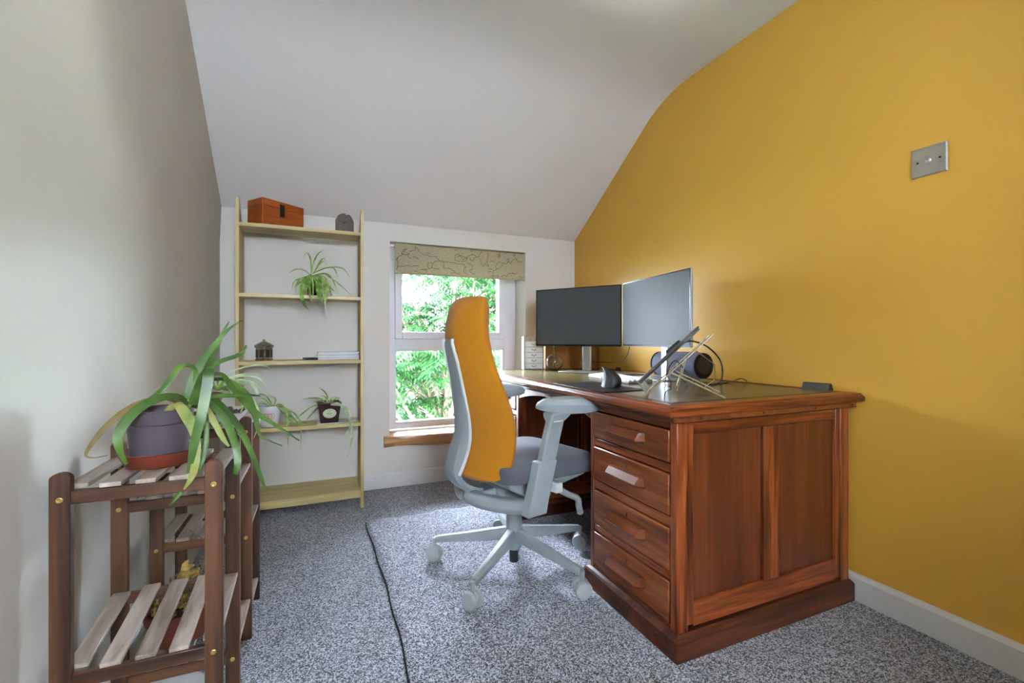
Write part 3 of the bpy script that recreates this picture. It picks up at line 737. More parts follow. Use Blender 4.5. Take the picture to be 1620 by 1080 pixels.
# ---------- aloe
PX, PY = -.34, 1.32
al = thing('aloe_plant', 'sprawling green aloe in a mauve-grey plastic pot on the wooden plant stand', 'plant', (PX, PY, .7045))
b = MB(); b.lathe([(.052, 0), (.055, .002), (.061, .078), (.0645, .080), (.0675, .108), (.069, .110), (.067, .112), (.063, .110), (.060, .085), (.052, .01), (.02, .008)], 40, cap=False); b.build('pot', M['pot_grey'], al, sharp=30)
b = MB(); b.lathe([(.002, .098), (.03, .099), (.061, .096), (.060, .088)], 30); b.build('soil', M['soil'], al)
px1 = 1.0/720
AL = [  # pixel points with depth plane, widths in pixels, kind
 ([(300,642,1.29),(303,612,1.29),(318,575,1.30),(340,545,1.31),(362,521,1.32),(383,506,1.33)], [15,16,13,9,5,1], 'g'),
 ([(306,640,1.31),(315,612,1.33),(330,578,1.35),(343,548,1.37),(355,522,1.38),(363,508,1.38)], [14,14,11,8,5,1], 'g'),
 ([(312,634,1.30),(322,594,1.33),(344,574,1.36),(372,564,1.38),(386,556,1.39),(390,546,1.39)], [11,12,9,8,6,3], 'g'),
 ([(300,630,1.29),(310,590,1.29),(296,578,1.28),(281,584,1.27),(270,600,1.26),(255,618,1.25),(234,633,1.25)], [7,7,9,11,11,9,6], 'g'),
 ([(297,640,1.28),(284,629,1.26),(262,628,1.24),(233,638,1.22),(205,660,1.20),(188,688,1.19),(189,712,1.19),(200,734,1.20)], [10,14,16,17,17,15,10,5], 'p0'),
 ([(292,640,1.30),(262,630,1.29),(233,634,1.28),(201,648,1.26),(171,672,1.24),(149,697,1.23),(136,719,1.23),(147,724,1.23),(170,720,1.24)], [8,10,11,11,10,8,4,2.4,2], 'd'),
 ([(305,640,1.27),(316,612,1.26),(325,590,1.24),(330,592,1.22),(325,625,1.21),(317,665,1.20),(307,703,1.20),(301,735,1.20),(296,752,1.20)], [15,17,17,17,16,15,13,8,2], 'g'),
 ([(296,641,1.28),(283,640,1.25),(293,655,1.23),(305,678,1.22),(311,702,1.21),(309,735,1.20),(302,757,1.17),(291,774,1.17)], [9,12,18,15,12,12,9,3], 'p'),
 ([(306,642,1.27),(322,650,1.24),(327,678,1.23),(324,712,1.22),(318,735,1.21),(314,750,1.21)], [8,9,8,9,7,3], 'p0'),
 ([(308,640,1.30),(327,636,1.29),(346,651,1.28),(362,676,1.27),(373,706,1.27),(376,732,1.26),(372,750,1.26)], [9,10,12,13,12,11,8], 'p0'),
 ([(308,642,1.29),(325,645,1.28),(341,672,1.27),(353,694,1.26),(362,706,1.26)], [8,10,10,8,4], 'p'),
 ([(309,632,1.31),(330,628,1.32),(356,648,1.33),(381,681,1.33),(398,717,1.33),(411,750,1.33),(420,774,1.33)], [9,10,11,11,9,7,3], 'g'),
 ([(312,628,1.31),(320,600,1.33),(336,592,1.34),(353,594,1.36),(370,617,1.37),(398,648,1.38),(432,670,1.38),(474,697,1.38)], [9,8,8,8,10,11,7,2], 'g'),
 ([(314,630,1.32),(322,606,1.35),(342,600,1.37),(363,603,1.39),(388,623,1.40),(403,656,1.40),(411,688,1.40),(427,697,1.40),(447,705,1.40)], [8,8,7,8,12,10,5,2.5,1.5], 'g'),
 ([(312,634,1.29),(332,627,1.29),(365,626,1.31),(392,625,1.33),(412,626,1.34)], [8,9,8,6,2], 'g'),
 ([(288,778,1.165),(278,788,1.163),(268,800,1.16)], [7,7,2], 'g'),
]
fg, fp, fd = MB(), MB(), MB()
for pts, wd, kind in AL:
    P = [atY(*q) for q in pts]
    D = P[len(P)//2]; dist = D.x*F2[0]+D.y*F2[1]
    b = {'g': fg, 'p0': fg, 'p': fp, 'd': fd}[kind]
    ribbon(b, P, [w*px1*dist*.92 for w in wd], .0026, .22, k=6)
local(al, fg.build('foliage', M['aloe'], al, sharp=50))
o = local(al, fp.build('pale_leaf', M['aloe_pale'], al, sharp=50)); o['label'] = 'yellowing aloe leaves'
o = local(al, fd.build('dried_leaf', M['aloe_dry'], al, sharp=50)); o['label'] = 'brown shrivelled aloe leaf'
c = atY(303, 640, 1.29)
b = MB(); b.tube(smooth_path([(PX+.01, PY, .795), (PX+.03, PY-.015, .82), (c.x-.012, c.y, c.z-.004), (c.x, c.y, c.z+.012)], 4), [.009]*12+[.007], 10); local(al, b.build('stem', M['aloe_pale'], al))
sc_ = thing('plant_saucer', 'red terracotta saucer under the mauve-grey aloe pot', 'saucer', (PX, PY, .6855))
b = MB(); b.lathe([(.055, 0), (.062, .001), (.078, .032), (.080, .034), (.077, .035), (.072, .032), (.060, .019), (.002, .018)], 40, cap=False); b.lathe([(.055, 0), (.002, 0)], 40, cap=False); o = b.build('saucer_dish', M['terracotta'], sc_, sharp=30)

# ---------- plant stand (slatted rack, four frames, stepped shelves)
PS = thing('plant_stand', 'dark stained slatted wooden plant stand with stepped shelves by the left wall', 'plant stand', (-.34, 1.57, 0))
po = Vector((.34, -1.57, 0))
def sp(b, name, mat, **k):
    o = b.build(name, mat, PS, **k); o.location = po; return o
FR = [(1.185, -.485, -.191, .712), (1.44, -.472, -.192, .722), (1.705, -.465, -.193, .728), (1.955, -.460, -.196, .716)]
PW, PT = .034, .018
def post(x, y, h, s):
    b = MB(); n = 8; o = [(x, 0), (x+PW, 0), (x+PW, h-.012)]+[(x+PW/2+PW/2*math.cos(PI*k/n), h-.012+.012*math.sin(PI*k/n)) for k in range(1, n)]+[(x, h-.012)]
    b.prism(o, 'y', y, y+PT); sp(b, 'post', M['dstand'], bevel=.002)
rails = {0: [.661, .290, .055], 1: [.661, .553, .322, .110], 2: [.680, .553, .336, .110], 3: [.680, .336, .060]}
for i, (y, xl, xr, h) in enumerate(FR):
    post(xl, y, h, -1); post(xr-PW, y, h, 1)
    for z in rails[i]:
        b = MB(); b.box(xl+PW-.001, xr-PW+.001, y+.002, y+PT-.001, z-.0135, z+.0135); sp(b, 'rail', M['dstand_x'], bevel=.002)
        for x in (xl+PW/2, xr-PW/2):
            b = MB(); b.lathe([(.0058, 0), (.0058, .0015), (.004, .0025), (.0022, .0020), (.0018, .0005)], 12, tr(x, y+.0003, z-.002) @ rot('X', 90)); sp(b, 'screw', M['brass'])
def slats(i, z, dz=0):
    y0 = FR[i][0]+.004; y1 = FR[i+1][0]+PT-.004; xl = max(FR[i][1], FR[i+1][1]); xr = min(FR[i][2], FR[i+1][2])
    nn = 5; w = .036; x0 = xl+.006; x1 = xr-.004-w
    b = MB()
    for k in range(nn):
        x = x0+(x1-x0)*k/(nn-1); yy0, yy1 = y0, y1
        if k in (0, nn-1): yy0 = FR[i][0]+PT+.001; yy1 = FR[i+1][0]-.001
        za = lambda y: z+dz*(y-y0)/(y1-y0)
        b.loft([[(x, yy, za(yy)), (x+w, yy, za(yy)), (x+w, yy, za(yy)+.010), (x, yy, za(yy)+.010)] for yy in (yy0, yy1)])
    sp(b, 'slatted_shelf', M['slat'], bevel=.0015)
slats(0, .6748); slats(0, .3045, .0315)
slats(1, .5668); slats(1, .1238)
slats(2, .6938); slats(2, .3498); slats(2, .0738)

# dried plant in pot on lower shelf
dpl = thing('dried_plant', 'terracotta pot of shrivelled brown leaves on the bottom shelf of the plant stand', 'plant', (-.355, 1.57, .1345))
b = MB(); b.lathe([(.060, 0), (.063, .002), (.076, .06), (.083, .062), (.086, .09), (.081, .091), (.075, .06), (.06, .02), (.02, .018)], 34, cap=False); b.lathe([(.06, 0), (.002, 0)], 34, cap=False)
b.build('pot', M['terracotta2'], dpl, sharp=30)
b = MB(); b.lathe([(.002, .078), (.04, .079), (.077, .074)], 24); b.build('soil', M['soil'], dpl)
rnd = random.Random(11); b = MB()
for k in range(150):
    a = rnd.uniform(0, 2*PI); r = .078*math.sqrt(rnd.random()); z = .082+rnd.random()*.055
    p = Vector((r*math.cos(a), r*math.sin(a), z)); d = Vector((rnd.uniform(-1, 1), rnd.uniform(-1, 1), rnd.uniform(-.4, .8))).normalized()*rnd.uniform(.012, .03)
    ribbon(b, [p, p+d*.5+Vector((0, 0, .006)), p+d], [.003, rnd.uniform(.008, .018), .002], .0005, .6, hint=(rnd.uniform(-1, 1), rnd.uniform(-1, 1), .5), k=3, seg=2)
b.build('dead_leaves', M['dead'], dpl, smooth=False)
b = MB()
tw = [[(-.34, 1.56, .21), (-.30, 1.56, .32), (-.285, 1.56, .38), (-.33, 1.55, .44)], [(-.34, 1.56, .21), (-.27, 1.58, .34), (-.23, 1.60, .43)]]
for q in tw: b.tube(smooth_path([Vector(p) for p in q], 5), .0012, 6)
local(dpl, b.build('dry_stem', M['twig'], dpl))
b = MB(); c = atY(287, 903, 1.55)
for a in range(5):
    d = Vector((math.cos(R(40*a-100)), 0, math.sin(R(40*a-100))))
    ribbon(b, [c, c+d*.02, c+d*.034], [.006, .016, .002], .0005, .3, k=3, seg=2)
local(dpl, b.build('hanging_leaf', M['dead'], dpl))
# shallow cream dish leaning below
o = MB(); o.lathe([(.05, 0), (.06, .002), (.088, .014), (.090, .016), (.085, .017), (.058, .006), (.002, .005)], 36, cap=False)
o.lathe([(.05, 0), (.002, 0)], 36, cap=False)
o = o.build('cream_dish', M['whitepot'], sharp=40); o.location = (-.37, 1.50, .003); tag(o, 'shallow cream dish on the carpet under the plant stand', 'dish')

# spider plant on the rear of the stand
def px_leaves(b, pls, scale, ox, oy, Y, wpx, yvar=0., rnd=random.Random(2), thick=.0006, curl=.35):
    for pl in pls:
        dy = rnd.uniform(-yvar, yvar); P = []
        for i, (x, y) in enumerate(pl):
            P.append(atY(x/scale+ox, y/scale+oy, Y+dy*i/(len(pl)-1)))
        dist = P[0].x*F2[0]+P[0].y*F2[1]; w = wpx*.85*px1*dist
        n = len(P); ribbon(b, P, [w*.7]+[w]*(n-2)+[w*.12], thick, curl, k=5, seg=2)
tray = thing('pebble_tray', 'white ceramic tray with dark pebbles on the rear of the plant stand', 'tray', (-.335, 1.835, .7042))
b = MB(); b.loft([[(x, y, z) for x, y in ((-.10-i, -.085-i), (.10+i, -.085-i), (.10+i, .085+i), (-.10-i, .085+i))] for i, z in ((-.012, 0), (0, .004), (.008, .030), (.012, .032), (.008, .031), (-.002, .012))], cap=True); b.build('tray_dish', M['whitepot'], tray, bevel=.002)
b = MB(); rnd = random.Random(9)
for k in range(130):
    x, y = rnd.uniform(-.092, .092), rnd.uniform(-.078, .078); r = rnd.uniform(.005, .010)
    if x*x+y*y < .048**2: continue
    b.lathe([(r*.3, -r*.5), (r, 0), (r*.3, r*.6)], 6, tr(x, y, .018+rnd.random()*.010) @ rot('X', rnd.uniform(0, 90)))
b.build('pebbles', M['stone'], tray)
sp1 = thing('spider_plant', 'pale variegated spider plant in a small terracotta pot at the back of the plant stand', 'plant', (-.335, 1.835, .7170))
b = MB(); b.lathe([(.026, 0), (.028, .002), (.036, .058), (.040, .060), (.041, .078), (.037, .079), (.033, .055), (.025, .01)], 26, cap=False); b.lathe([(.026, 0), (.001, 0)], 26, cap=False); b.build('pot', M['terracotta'], sp1, sharp=30)
b = MB(); b.lathe([(.001, .070), (.035, .068)], 20); b.build('soil', M['soil'], sp1)
L = [[(330,430),(450,250),(640,170),(850,135),(980,165)], [(340,420),(480,290),(700,240),(820,250),(890,280)], [(340,420),(500,300),(700,270),(850,300),(950,410)],
 [(340,425),(560,320),(720,330),(820,380),(910,480)], [(340,430),(600,340),(760,360),(830,470),(810,590)], [(350,435),(560,330),(700,330),(790,420),(825,510)],
 [(350,440),(500,350),(640,360),(740,400)], [(340,430),(430,300),(470,190)], [(335,430),(310,340),(260,290)], [(345,430),(600,430),(720,510),(800,600),(850,720),(840,880),(780,1030)],
 [(345,430),(560,440),(640,600),(630,700),(600,790)], [(345,430),(520,420),(610,500),(650,620),(620,740)], [(340,430),(400,360),(480,330),(560,300)], [(340,430),(380,330),(430,260)], [(330,435),(250,380),(170,400)], [(330,435),(260,420),(200,480)]]
b = MB(); px_leaves(b, L, 7.715, 300, 560, 1.83, 3.4, .05); local(sp1, b.build('foliage', M['spider_pale'], sp1))
L = [[(335,440),(400,390),(480,400)], [(335,440),(380,420),(440,440),(500,450)], [(335,440),(420,330),(520,300)], [(335,440),(300,400),(260,410)], [(340,440),(450,400),(540,410)], [(340,445),(430,420),(500,470)], [(335,440),(280,370),(230,350)]]
b = MB(); px_leaves(b, L, 7.715, 300, 560, 1.82, 4.5, .04); local(sp1, b.build('inner_foliage', M['spider'], sp1))

# ---------- spider plant on shelf two
sp2 = thing('spider_plant', 'green spider plant arching over the second shelf from the top', 'plant', (-.012, 2.885, 1.230))
b = MB(); b.lathe([(.030, 0), (.032, .002), (.040, .08), (.043, .082), (.044, .1), (.040, .101), (.036, .08), (.028, .01)], 26, cap=False); b.lathe([(.03, 0), (.001, 0)], 26, cap=False); b.build('pot', M['brownpot'], sp2, sharp=30)
b = MB(); b.lathe([(.001, .094), (.038, .09)], 20); b.build('soil', M['soil'], sp2)
L = [[(610,575),(605,480),(580,440),(558,468)], [(610,575),(622,510),(650,450),(690,420)], [(605,580),(565,550),(510,545),(460,572)], [(600,585),(545,600),(500,625),(486,675)], [(600,590),(555,612),(518,650),(508,695)],
 [(620,575),(660,505),(690,475),(708,520)], [(620,575),(668,505),(700,490)], [(620,570),(690,540),(745,535),(765,560),(780,600)], [(620,570),(720,532),(810,540),(857,600)],
 [(630,578),(700,570),(745,610),(782,710)], [(630,578),(690,575),(720,590),(800,650),(872,716)], [(640,580),(700,600),(735,700),(740,712)], [(650,580),(700,620),(740,670),(778,700)], [(600,590),(545,600),(515,640),(500,672)]]
fr = [[(610,575),(560,615),(543,700),(560,760),(600,808)], [(605,580),(575,640),(570,690)], [(605,580),(588,640),(580,680)], [(608,580),(600,650),(604,720),(612,766)], [(615,580),(622,650),(620,720)], [(620,580),(645,640),(652,700),(656,772)],
 [(620,580),(640,620),(640,690)], [(630,580),(668,640),(675,700),(680,778)], [(640,580),(685,620),(694,700),(690,782)], [(650,580),(700,625),(706,700),(700,765)], [(600,585),(560,610),(545,660),(548,720)], [(640,580),(680,625),(715,670),(728,690)], [(630,582),(655,650),(664,740)], [(600,585),(570,620),(556,700),(578,780)]]
b = MB(); px_leaves(b, L, 4, 340, 290, 2.86, 2.4, .06, random.Random(4)); 
for pl in fr:
    P = []
    for i, (x, y) in enumerate(pl): P.append(atY(x/4+340, y/4+290, [2.86, 2.80, 2.758, 2.75, 2.75][i]))
    w = 3.5*px1*2.6; ribbon(b, P, [w*.7]+[w]*(len(P)-2)+[w*.15], .0006, .35, k=5, seg=2)
local(sp2, b.build('foliage', M['spider'], sp2))
b = MB(); ribbon(b, [atY(340+690/4, 290+700/4, 2.755), atY(340+700/4, 290+790/4, 2.752), atY(340+717/4, 290+855/4, 2.75)], [.006, .005, .001], .0005, .3, seg=2); o = local(sp2, b.build('pale_leaf', M['spider_pale'], sp2)); o['label'] = 'bleached hanging leaf tip'

# ---------- white pot spider plant
wp = thing('spider_plant', 'drooping spider plant in a white pot with pink rings on the fourth shelf', 'plant', (-.235, 2.845, .501))
b = MB(); b.lathe([(.040, 0), (.044, .002), (.050, .03), (.055, .08), (.057, .112), (.056, .115), (.053, .114), (.051, .08), (.04, .01)], 36, cap=False); b.lathe([(.04, 0), (.001, 0)], 36, cap=False); pot = b.build('pot', M['whitepot'], wp, sharp=30)
b = MB()
for k, (dx, r) in enumerate(((-.020, .015), (-.012, .016), (.004, .014), (.014, .015), (.006, .010), (-.024, .010))):
    pts = []
    for j in range(19):
        a = 2*PI*j/18; ang = -PI/2+R(-2)+(dx+r*math.cos(a))/.054; z = .062+r*math.sin(a)*1.05; rad = .0536+(z-.05)*.05
        pts.append((rad*math.cos(ang), rad*math.sin(ang), z))
    b.tube(pts, .0009, 5)
b.build('pink_rings', M['pinkprint'], pot)
b = MB(); b.lathe([(.001, .108), (.052, .104)], 24); b.build('soil', M['soil'], wp)
L = [[(330,445),(300,390),(265,372),(240,376)], [(325,445),(280,400),(238,398)], [(320,445),(270,425),(232,432)], [(365,440),(420,470),(416,600),(418,682)], [(370,440),(450,480),(500,540),(552,556)], [(370,440),(440,500),(488,580),(486,690)],
 [(372,440),(425,470),(445,520),(560,552)], [(360,440),(395,470),(410,560),(420,620)], [(340,440),(370,430),(410,460),(440,500)], [(335,440),(345,400),(300,375)], [(350,440),(430,520),(480,545),(540,560)]]
b = MB(); px_leaves(b, L, 3.6, 340, 520, 2.80, 2.6, .02, random.Random(8)); local(wp, b.build('foliage', M['spider'], wp))
# ---------- brown square pot
qp = thing('spider_plant', 'spider plant in a dark brown square pot with oval green label on the fourth shelf', 'plant', (.068, 2.85, .504), 4)
def sq(h, z): return [(h*x, h*y, z) for x, y in ((-.94, -1), (.94, -1), (1, -.94), (1, .94), (.94, 1), (-.94, 1), (-1, .94), (-1, -.94))]
b = MB(); b.loft([sq(.046, 0), sq(.047, .002), sq(.060, .104), sq(.063, .106), sq(.064, .116), sq(.062, .118), sq(.057, .116), sq(.054, .10)]); pot = b.build('pot', M['brownpot'], qp, bevel=.002, sharp=30)
b = MB(); b.box(-.052, .052, -.052, .052, .102, .108); b.build('soil', M['soil'], qp)
tilt = tr(0, -.0548, .056) @ rot('X', 7.5)
def oval(b, rx, rz, y): b.prism([(rx*math.cos(R(a)), rz*math.sin(R(a))) for a in range(0, 360, 15)], 'y', y-.001, y, mat=tilt)
b = MB(); oval(b, .036, .027, -.000); lab = b.build('oval_label', M['cream'], pot, sharp=30)
b = MB()
b.tube([tilt @ Vector((.030*math.cos(R(a)), -.0015, .021*math.sin(R(a)))) for a in range(0, 361, 20)], .0008, 5)
b.tube([tilt @ Vector((-.016+.032*t, -.0015, .004*math.sin(t*25))) for t in [i/16 for i in range(17)]], .0014, 5)
b.tube([tilt @ Vector((-.012+.024*t, -.0015, -.010+.002*math.sin(t*20))) for t in [i/12 for i in range(13)]], .001, 5)
b.tube([tilt @ Vector((x, -.0015, z)) for x, z in ((-.005, .010), (0, .015), (.005, .010))], .0015, 5)
b.build('green_lettering', M['greenprint'], lab)
L = [[(640,430),(640,385),(620,355),(590,334)], [(635,430),(600,398),(550,394),(497,400)], [(630,432),(560,440),(490,490),(440,532)], [(625,432),(575,460),(545,495),(518,522)], [(650,430),(690,395),(718,398)],
 [(640,430),(630,390),(597,380)], [(640,430),(600,410),(560,420)], [(645,430),(660,400),(690,385)], [(635,432),(600,440),(560,470)]]
b = MB(); px_leaves(b, L, 3.6, 340, 520, 2.84, 2.6, .03, random.Random(6)); local(qp, b.build('foliage', M['spider'], qp)).rotation_euler = (0, 0, 0)
L = [[(660,430),(715,432),(760,500),(778,560),(780,620),(752,738)], [(660,430),(720,435),(760,500),(768,560),(735,612)], [(660,430),(710,428),(750,480),(780,545)], [(660,432),(730,440),(770,480),(775,530)]]
b = MB(); px_leaves(b, L, 3.6, 340, 520, 2.765, 4.2, .01, random.Random(6)); o2 = b.build('drooping_leaves', M['spider_pale'], qp)
for o in [x for x in bpy.data.objects if x.parent == qp and x.name.startswith(('foliage', 'drooping'))]:
    o.matrix_parent_inverse = (Matrix.Translation(qp.location) @ Matrix.Rotation(R(4), 4, 'Z')).inverted(); o.location = (0, 0, 0)
b = MB(); b.grid([[(-.10+.22*i/8, -.07+.13*j/5, .0006+.006*max(0, (i-6)/2)*(.5+.5*math.sin(j))) for i in range(9)] for j in range(6)])
o = b.build('paper_sheet', M['paper']); o.location = (.105, 2.855, .5012); m = o.modifiers.new('thick', 'SOLIDIFY'); m.thickness = .0012; m.offset = 1
tag(o, 'white paper sheet under the brown pot on the fourth shelf', 'paper')

# ================================================================== THINGS ON THE DESK
# drawer cabinet
cb_ = thing('desk_cabinet', 'small wooden cabinet with white metal-handled drawers at the window end of desk', 'drawer cabinet', (1.335, 2.735, DZ+.001), -12)
b = MB(); b.box(-.062, .075, 0, .006, 0, .001); 
b = MB(); b.box(-.066, -.060, 0, .07, 0, .222).box(.064, .07, 0, .07, 0, .222).box(-.066, .07, 0, .07, .190, .222).box(-.066, .07, .064, .07, 0, .222).box(-.066, .07, 0, .07, 0, .004)
b.build('carcass', M['cabwood'], cb_, bevel=.001)
for k in range(5):
    z0 = .006+.0368*k
    b = MB(); b.box(-.058, .062, -.002, .06, z0, z0+.0348); d = b.build('drawer', M['cabwhite'], cb_, bevel=.0012)
    b = MB(); b.tube(smooth_path([(-.014, -.002, z0+.022), (-.013, -.010, z0+.018), (.0, -.012, z0+.013), (.013, -.010, z0+.018), (.014, -.002, z0+.022)], 4), .0014, 8); b.build('handle', M['darkmetal'], d)
bb = thing('storage_box', 'plain brown storage box at the far end of the desk behind the dark monitor', 'box', (1.645, 2.785, DZ+.001))
b = MB(); b.box(-.208, .215, -.028, .028, 0, .20); b.build('box_body', M['kraft'], bb, bevel=.003)
b = MB(); b.box(-.210, .217, -.030, .030, .201, .235); b.build('lid', M['kraft'], bb, bevel=.003)
# vase
vs = thing('glass_vase', 'round clear glass bud vase holding a sprout beside the drawer cabinet', 'vase', (1.418, 2.60, DZ+.001))
pr_ = [(.001, 0), (.022, 0), (.040, .012), (.053, .032), (.056, .055), (.050, .080), (.034, .098), (.016, .106), (.011, .112), (.011, .120), (.019, .128), (.018, .129), (.009, .121), (.009, .112), (.014, .104), (.032, .0955), (.0475, .079), (.0535, .055), (.0505, .033), (.038, .014), (.022, .003), (.001, .003)]
b = MB(); b.lathe(pr_, 40, cap=False); b.build('vase_body', M['glass'], vs, sharp=60)
b = MB(); b.tube(smooth_path([(.01, 0, .02), (.0, 0, .07), (-.001, 0, .12), (-.004, 0, .15)], 4), .0012, 6)
for q in ([(-.004, 0, .148), (-.011, -.003, .163), (-.010, -.004, .178)], [(-.004, 0, .148), (.003, -.002, .160), (.002, -.003, .174)], [(0, 0, .05), (.012, -.005, .03), (.02, -.005, .012)], [(0, 0, .06), (-.01, -.005, .04), (-.016, -.004, .016)]):
    ribbon(b, q, [.003, .012, .003], .0005, .3, k=4, seg=2)
b.build('sprout', M['sprout'], vs)
# monitors
def monitor(name, label, p0, p1, z0, z1, scr, base_at):
    A = Vector((p0[0], p0[1], 0)); B = Vector((p1[0], p1[1], 0)); c = (A+B)/2; w = (B-A).length; yaw = math.degrees(math.atan2(B.y-A.y, B.x-A.x))
    t = thing(name, label, 'monitor', (c.x, c.y, DZ+.001), yaw)
    zo = -DZ-.001; a, e = z0+zo, z1+zo
    b = MB(); b.box(-w/2, w/2, 0, .012, a, e); b.box(-w/2+.02, w/2-.02, .012, .030, a+.02, e-.02); b.build('casing', M['silver_matt'] if scr == 'screen2' else M['black'], t, bevel=.003)
    b = MB(); b.box(-w/2+.001, w/2-.001, -.0012, .0005, a+.001, a+.012).box(-w/2+.001, -w/2+.006, -.0012, .0005, a+.012, e-.001).box(w/2-.006, w/2-.001, -.0012, .0005, a+.012, e-.001).box(-w/2+.006, w/2-.006, -.0012, .0005, e-.006, e-.001)
    b.build('bezel', M['blackgloss'], t)
    b = MB(); b.box(-w/2+.006, w/2-.006, -.0005, .0005, a+.012, e-.006); b.build('screen', M[scr], t, smooth=False)
    bx_, by_ = base_at
    b = MB(); b.box(bx_-.028, bx_+.028, by_-.008, by_+.012, .008, a+.16); b.build('stand_neck', M['silver'], t, bevel=.004)
    b = MB(); b.box(bx_-.05, bx_+.05, .03, max(by_-.004, .036), a+.11, a+.20); b.build('neck_mount', M['silver_matt'], t, bevel=.004)
    b = MB(); b.box(bx_-.13, bx_+.13, by_-.13, by_+.03, 0, .008); b.build('stand_base', M['silver'], t, bevel=.003)
    return t
monitor('monitor', 'dark blank monitor standing nearest the window', (1.308, 2.643), (1.615, 2.158), .940, 1.300, 'screen', (.045, .055))
monitor('monitor', 'blank monitor with pale greenish reflections, the nearer of two along the yellow wall', (1.618, 2.145), (1.541, 1.556), .943, 1.303, 'screen2', (.03, .055))
# keyboard
kb = thing('keyboard', 'white keyboard lying between the monitors and the dark mouse', 'keyboard', (1.385, 1.88, DZ+.001), -98)
b = MB(); b.prism([(-.062, 0), (.062, 0), (.062, .016), (-.062, .007)], 'x', -.215, .215); b.build('keyboard_case', M['silver_matt'], kb, bevel=.003)
kproto = None
for r_ in range(5):
    for c_ in range(18):
        x = -.203+c_*.0238; y = -.050+r_*.0225
        if kproto is None:
            b = MB(); b.loft([[(-.009, -.009, 0), (.009, -.009, 0), (.009, .009, 0), (-.009, .009, 0)], [(-.0075, -.0075, .005), (.0075, -.0075, .005), (.0075, .0075, .005), (-.0075, .0075, .005)]])
            kproto = b.build('key', M['keys'], kb); k_ = kproto
        else: k_ = kproto.copy(); COL.objects.link(k_)
        k_.location = (x, y, .0085+(y+.062)*.0726)
# mouse mat, vertical mouse
b = MB(); b.box(-.105, .105, -.20, .185, 0, .003); o = b.build('mouse_mat', M['black'], bevel=.001); o.location = (1.085, 1.625, DZ+.001); o.rotation_euler = (0, 0, R(0))
tag(o, 'thin black mouse mat near the front edge of the desk', 'mouse mat')
ms = thing('vertical_mouse', 'dark grey vertical mouse standing on the black mat', 'mouse', (1.125, 1.575, DZ+.0045), -20)
def mring(z, cx, rx, ry): return [(cx+rx*math.cos(2*PI*k/24), ry*math.sin(2*PI*k/24)*(1-.25*math.cos(2*PI*k/24)), z) for k in range(24)]
b = MB(); b.loft([mring(z, (l+r)/2, (r-l)/2, w) for z, l, r, w in ((0, -.037, .036, .055), (.005, -.036, .042, .058), (.02, -.030, .045, .058), (.035, -.027, .041, .054), (.05, -.027, .031, .047), (.063, -.029, .016, .038), (.073, -.033, -.003, .028), (.080, -.037, -.020, .015), (.082, -.037, -.030, .006))]); b.build('mouse_shell', M['mouse'], ms, sharp=60)
b = MB(); b.tube(smooth_path([(-.033, -.030, .004), (-.030, -.024, .020), (-.026, -.020, .04), (-.029, -.015, .064), (-.037, -.006, .082)], 4), [.003]*16+[.0015], 8); b.build('silver_edge', M['silver_matt'], ms)
b = MB(); b.box(-.040, -.034, .0, .03, .030, .040); b.build('thumb_button', M['silver_matt'], ms, bevel=.002)
# speaker
spk = thing('speaker', 'blue-grey fabric cylinder speaker behind the laptop stand', 'speaker', (1.735, 1.675, DZ+.003), 92)
m = rot('Y', 90)
b = MB(); b.lathe([(.060, -.0), (.066, .012), (.067, .10), (.067, .19), (.066, .272), (.060, .285)], 40, tr(0, 0, .0685) @ m); b.build('fabric_body', M['speakerfab'], spk, sharp=50)
for x, s in ((0, -1), (.285, 1)):
    b = MB(); b.lathe([(.061, .002), (.064, .004), (.062, .010), (.054, .011), (.050, .004)], 40, tr(x, 0, .0685) @ rot('Y', 90*s), cap=False); b.build('end_ring', M['darkmetal'], spk)
    b = MB(); b.lathe([(.052, .002), (.051, .006), (.030, .008), (.012, .006), (.001, .0065)], 40, tr(x, 0, .0685) @ rot('Y', 90*s)); b.build('end_cap', M['blackgloss'], spk, sharp=60)
b = MB(); b.box(.04, .245, -.03, .03, 0, .007); b.build('rubber_foot', M['black'], spk, bevel=.002)
# laptop stand + laptop
P0 = Vector((1.0635, 1.2774, DZ+.002)); P1 = Vector((1.262, 1.118, DZ+.002)); ax = (P1-P0).normalized(); yaw = -43.0
ls = thing('laptop_stand', 'folding bent-metal laptop stand holding a tilted laptop on the desk', 'laptop stand', P0, yaw)
def bar(b, p, q, w, t, y):   # flat bar in the local x-z plane, width w along y
    p = Vector((p[0], y, p[1])); q = Vector((q[0], y, q[1])); d = (q-p).normalized(); n_ = Vector((-d.z, 0, d.x))*t/2; s = Vector((0, w/2, 0))
    b.loft([[p+n_-s, p+n_+s, p-n_+s, p-n_-s], [q+n_-s, q+n_+s, q-n_+s, q-n_-s]])
for y in (.012, .200):
    b = MB(); bar(b, (.0, .004), (.215, .215), .016, .004, y); b.build('slanted_arm', M['steel'], ls, bevel=.001)
    b = MB(); bar(b, (.0, .004), (-.030, .048), .016, .004, y); bar(b, (-.030, .048), (-.012, .062), .016, .003, y); b.build('front_lip', M['steel'], ls, bevel=.001)
    b = MB(); bar(b, (.075, .085), (.252, .003), .052, .003, y+.010); b.build('rear_leg', M['steel'], ls, bevel=.001)
    for t in (.45, .62, .78, .90):
        b = MB(); p = Vector((.075+.177*t, 0, .085-.082*t)); b.cyl((p.x-.001, y+.004, p.z+.0015), .0032, .002, 10); b.build('peg_hole', M['black'], ls)
b = MB(); b.box(.0, .004, .004, .208, 0.0, .0035); bar(b, (-.028, .046), (-.002, .008), .17, .002, .106); b.build('front_plate', M['steel'], ls, bevel=.001)
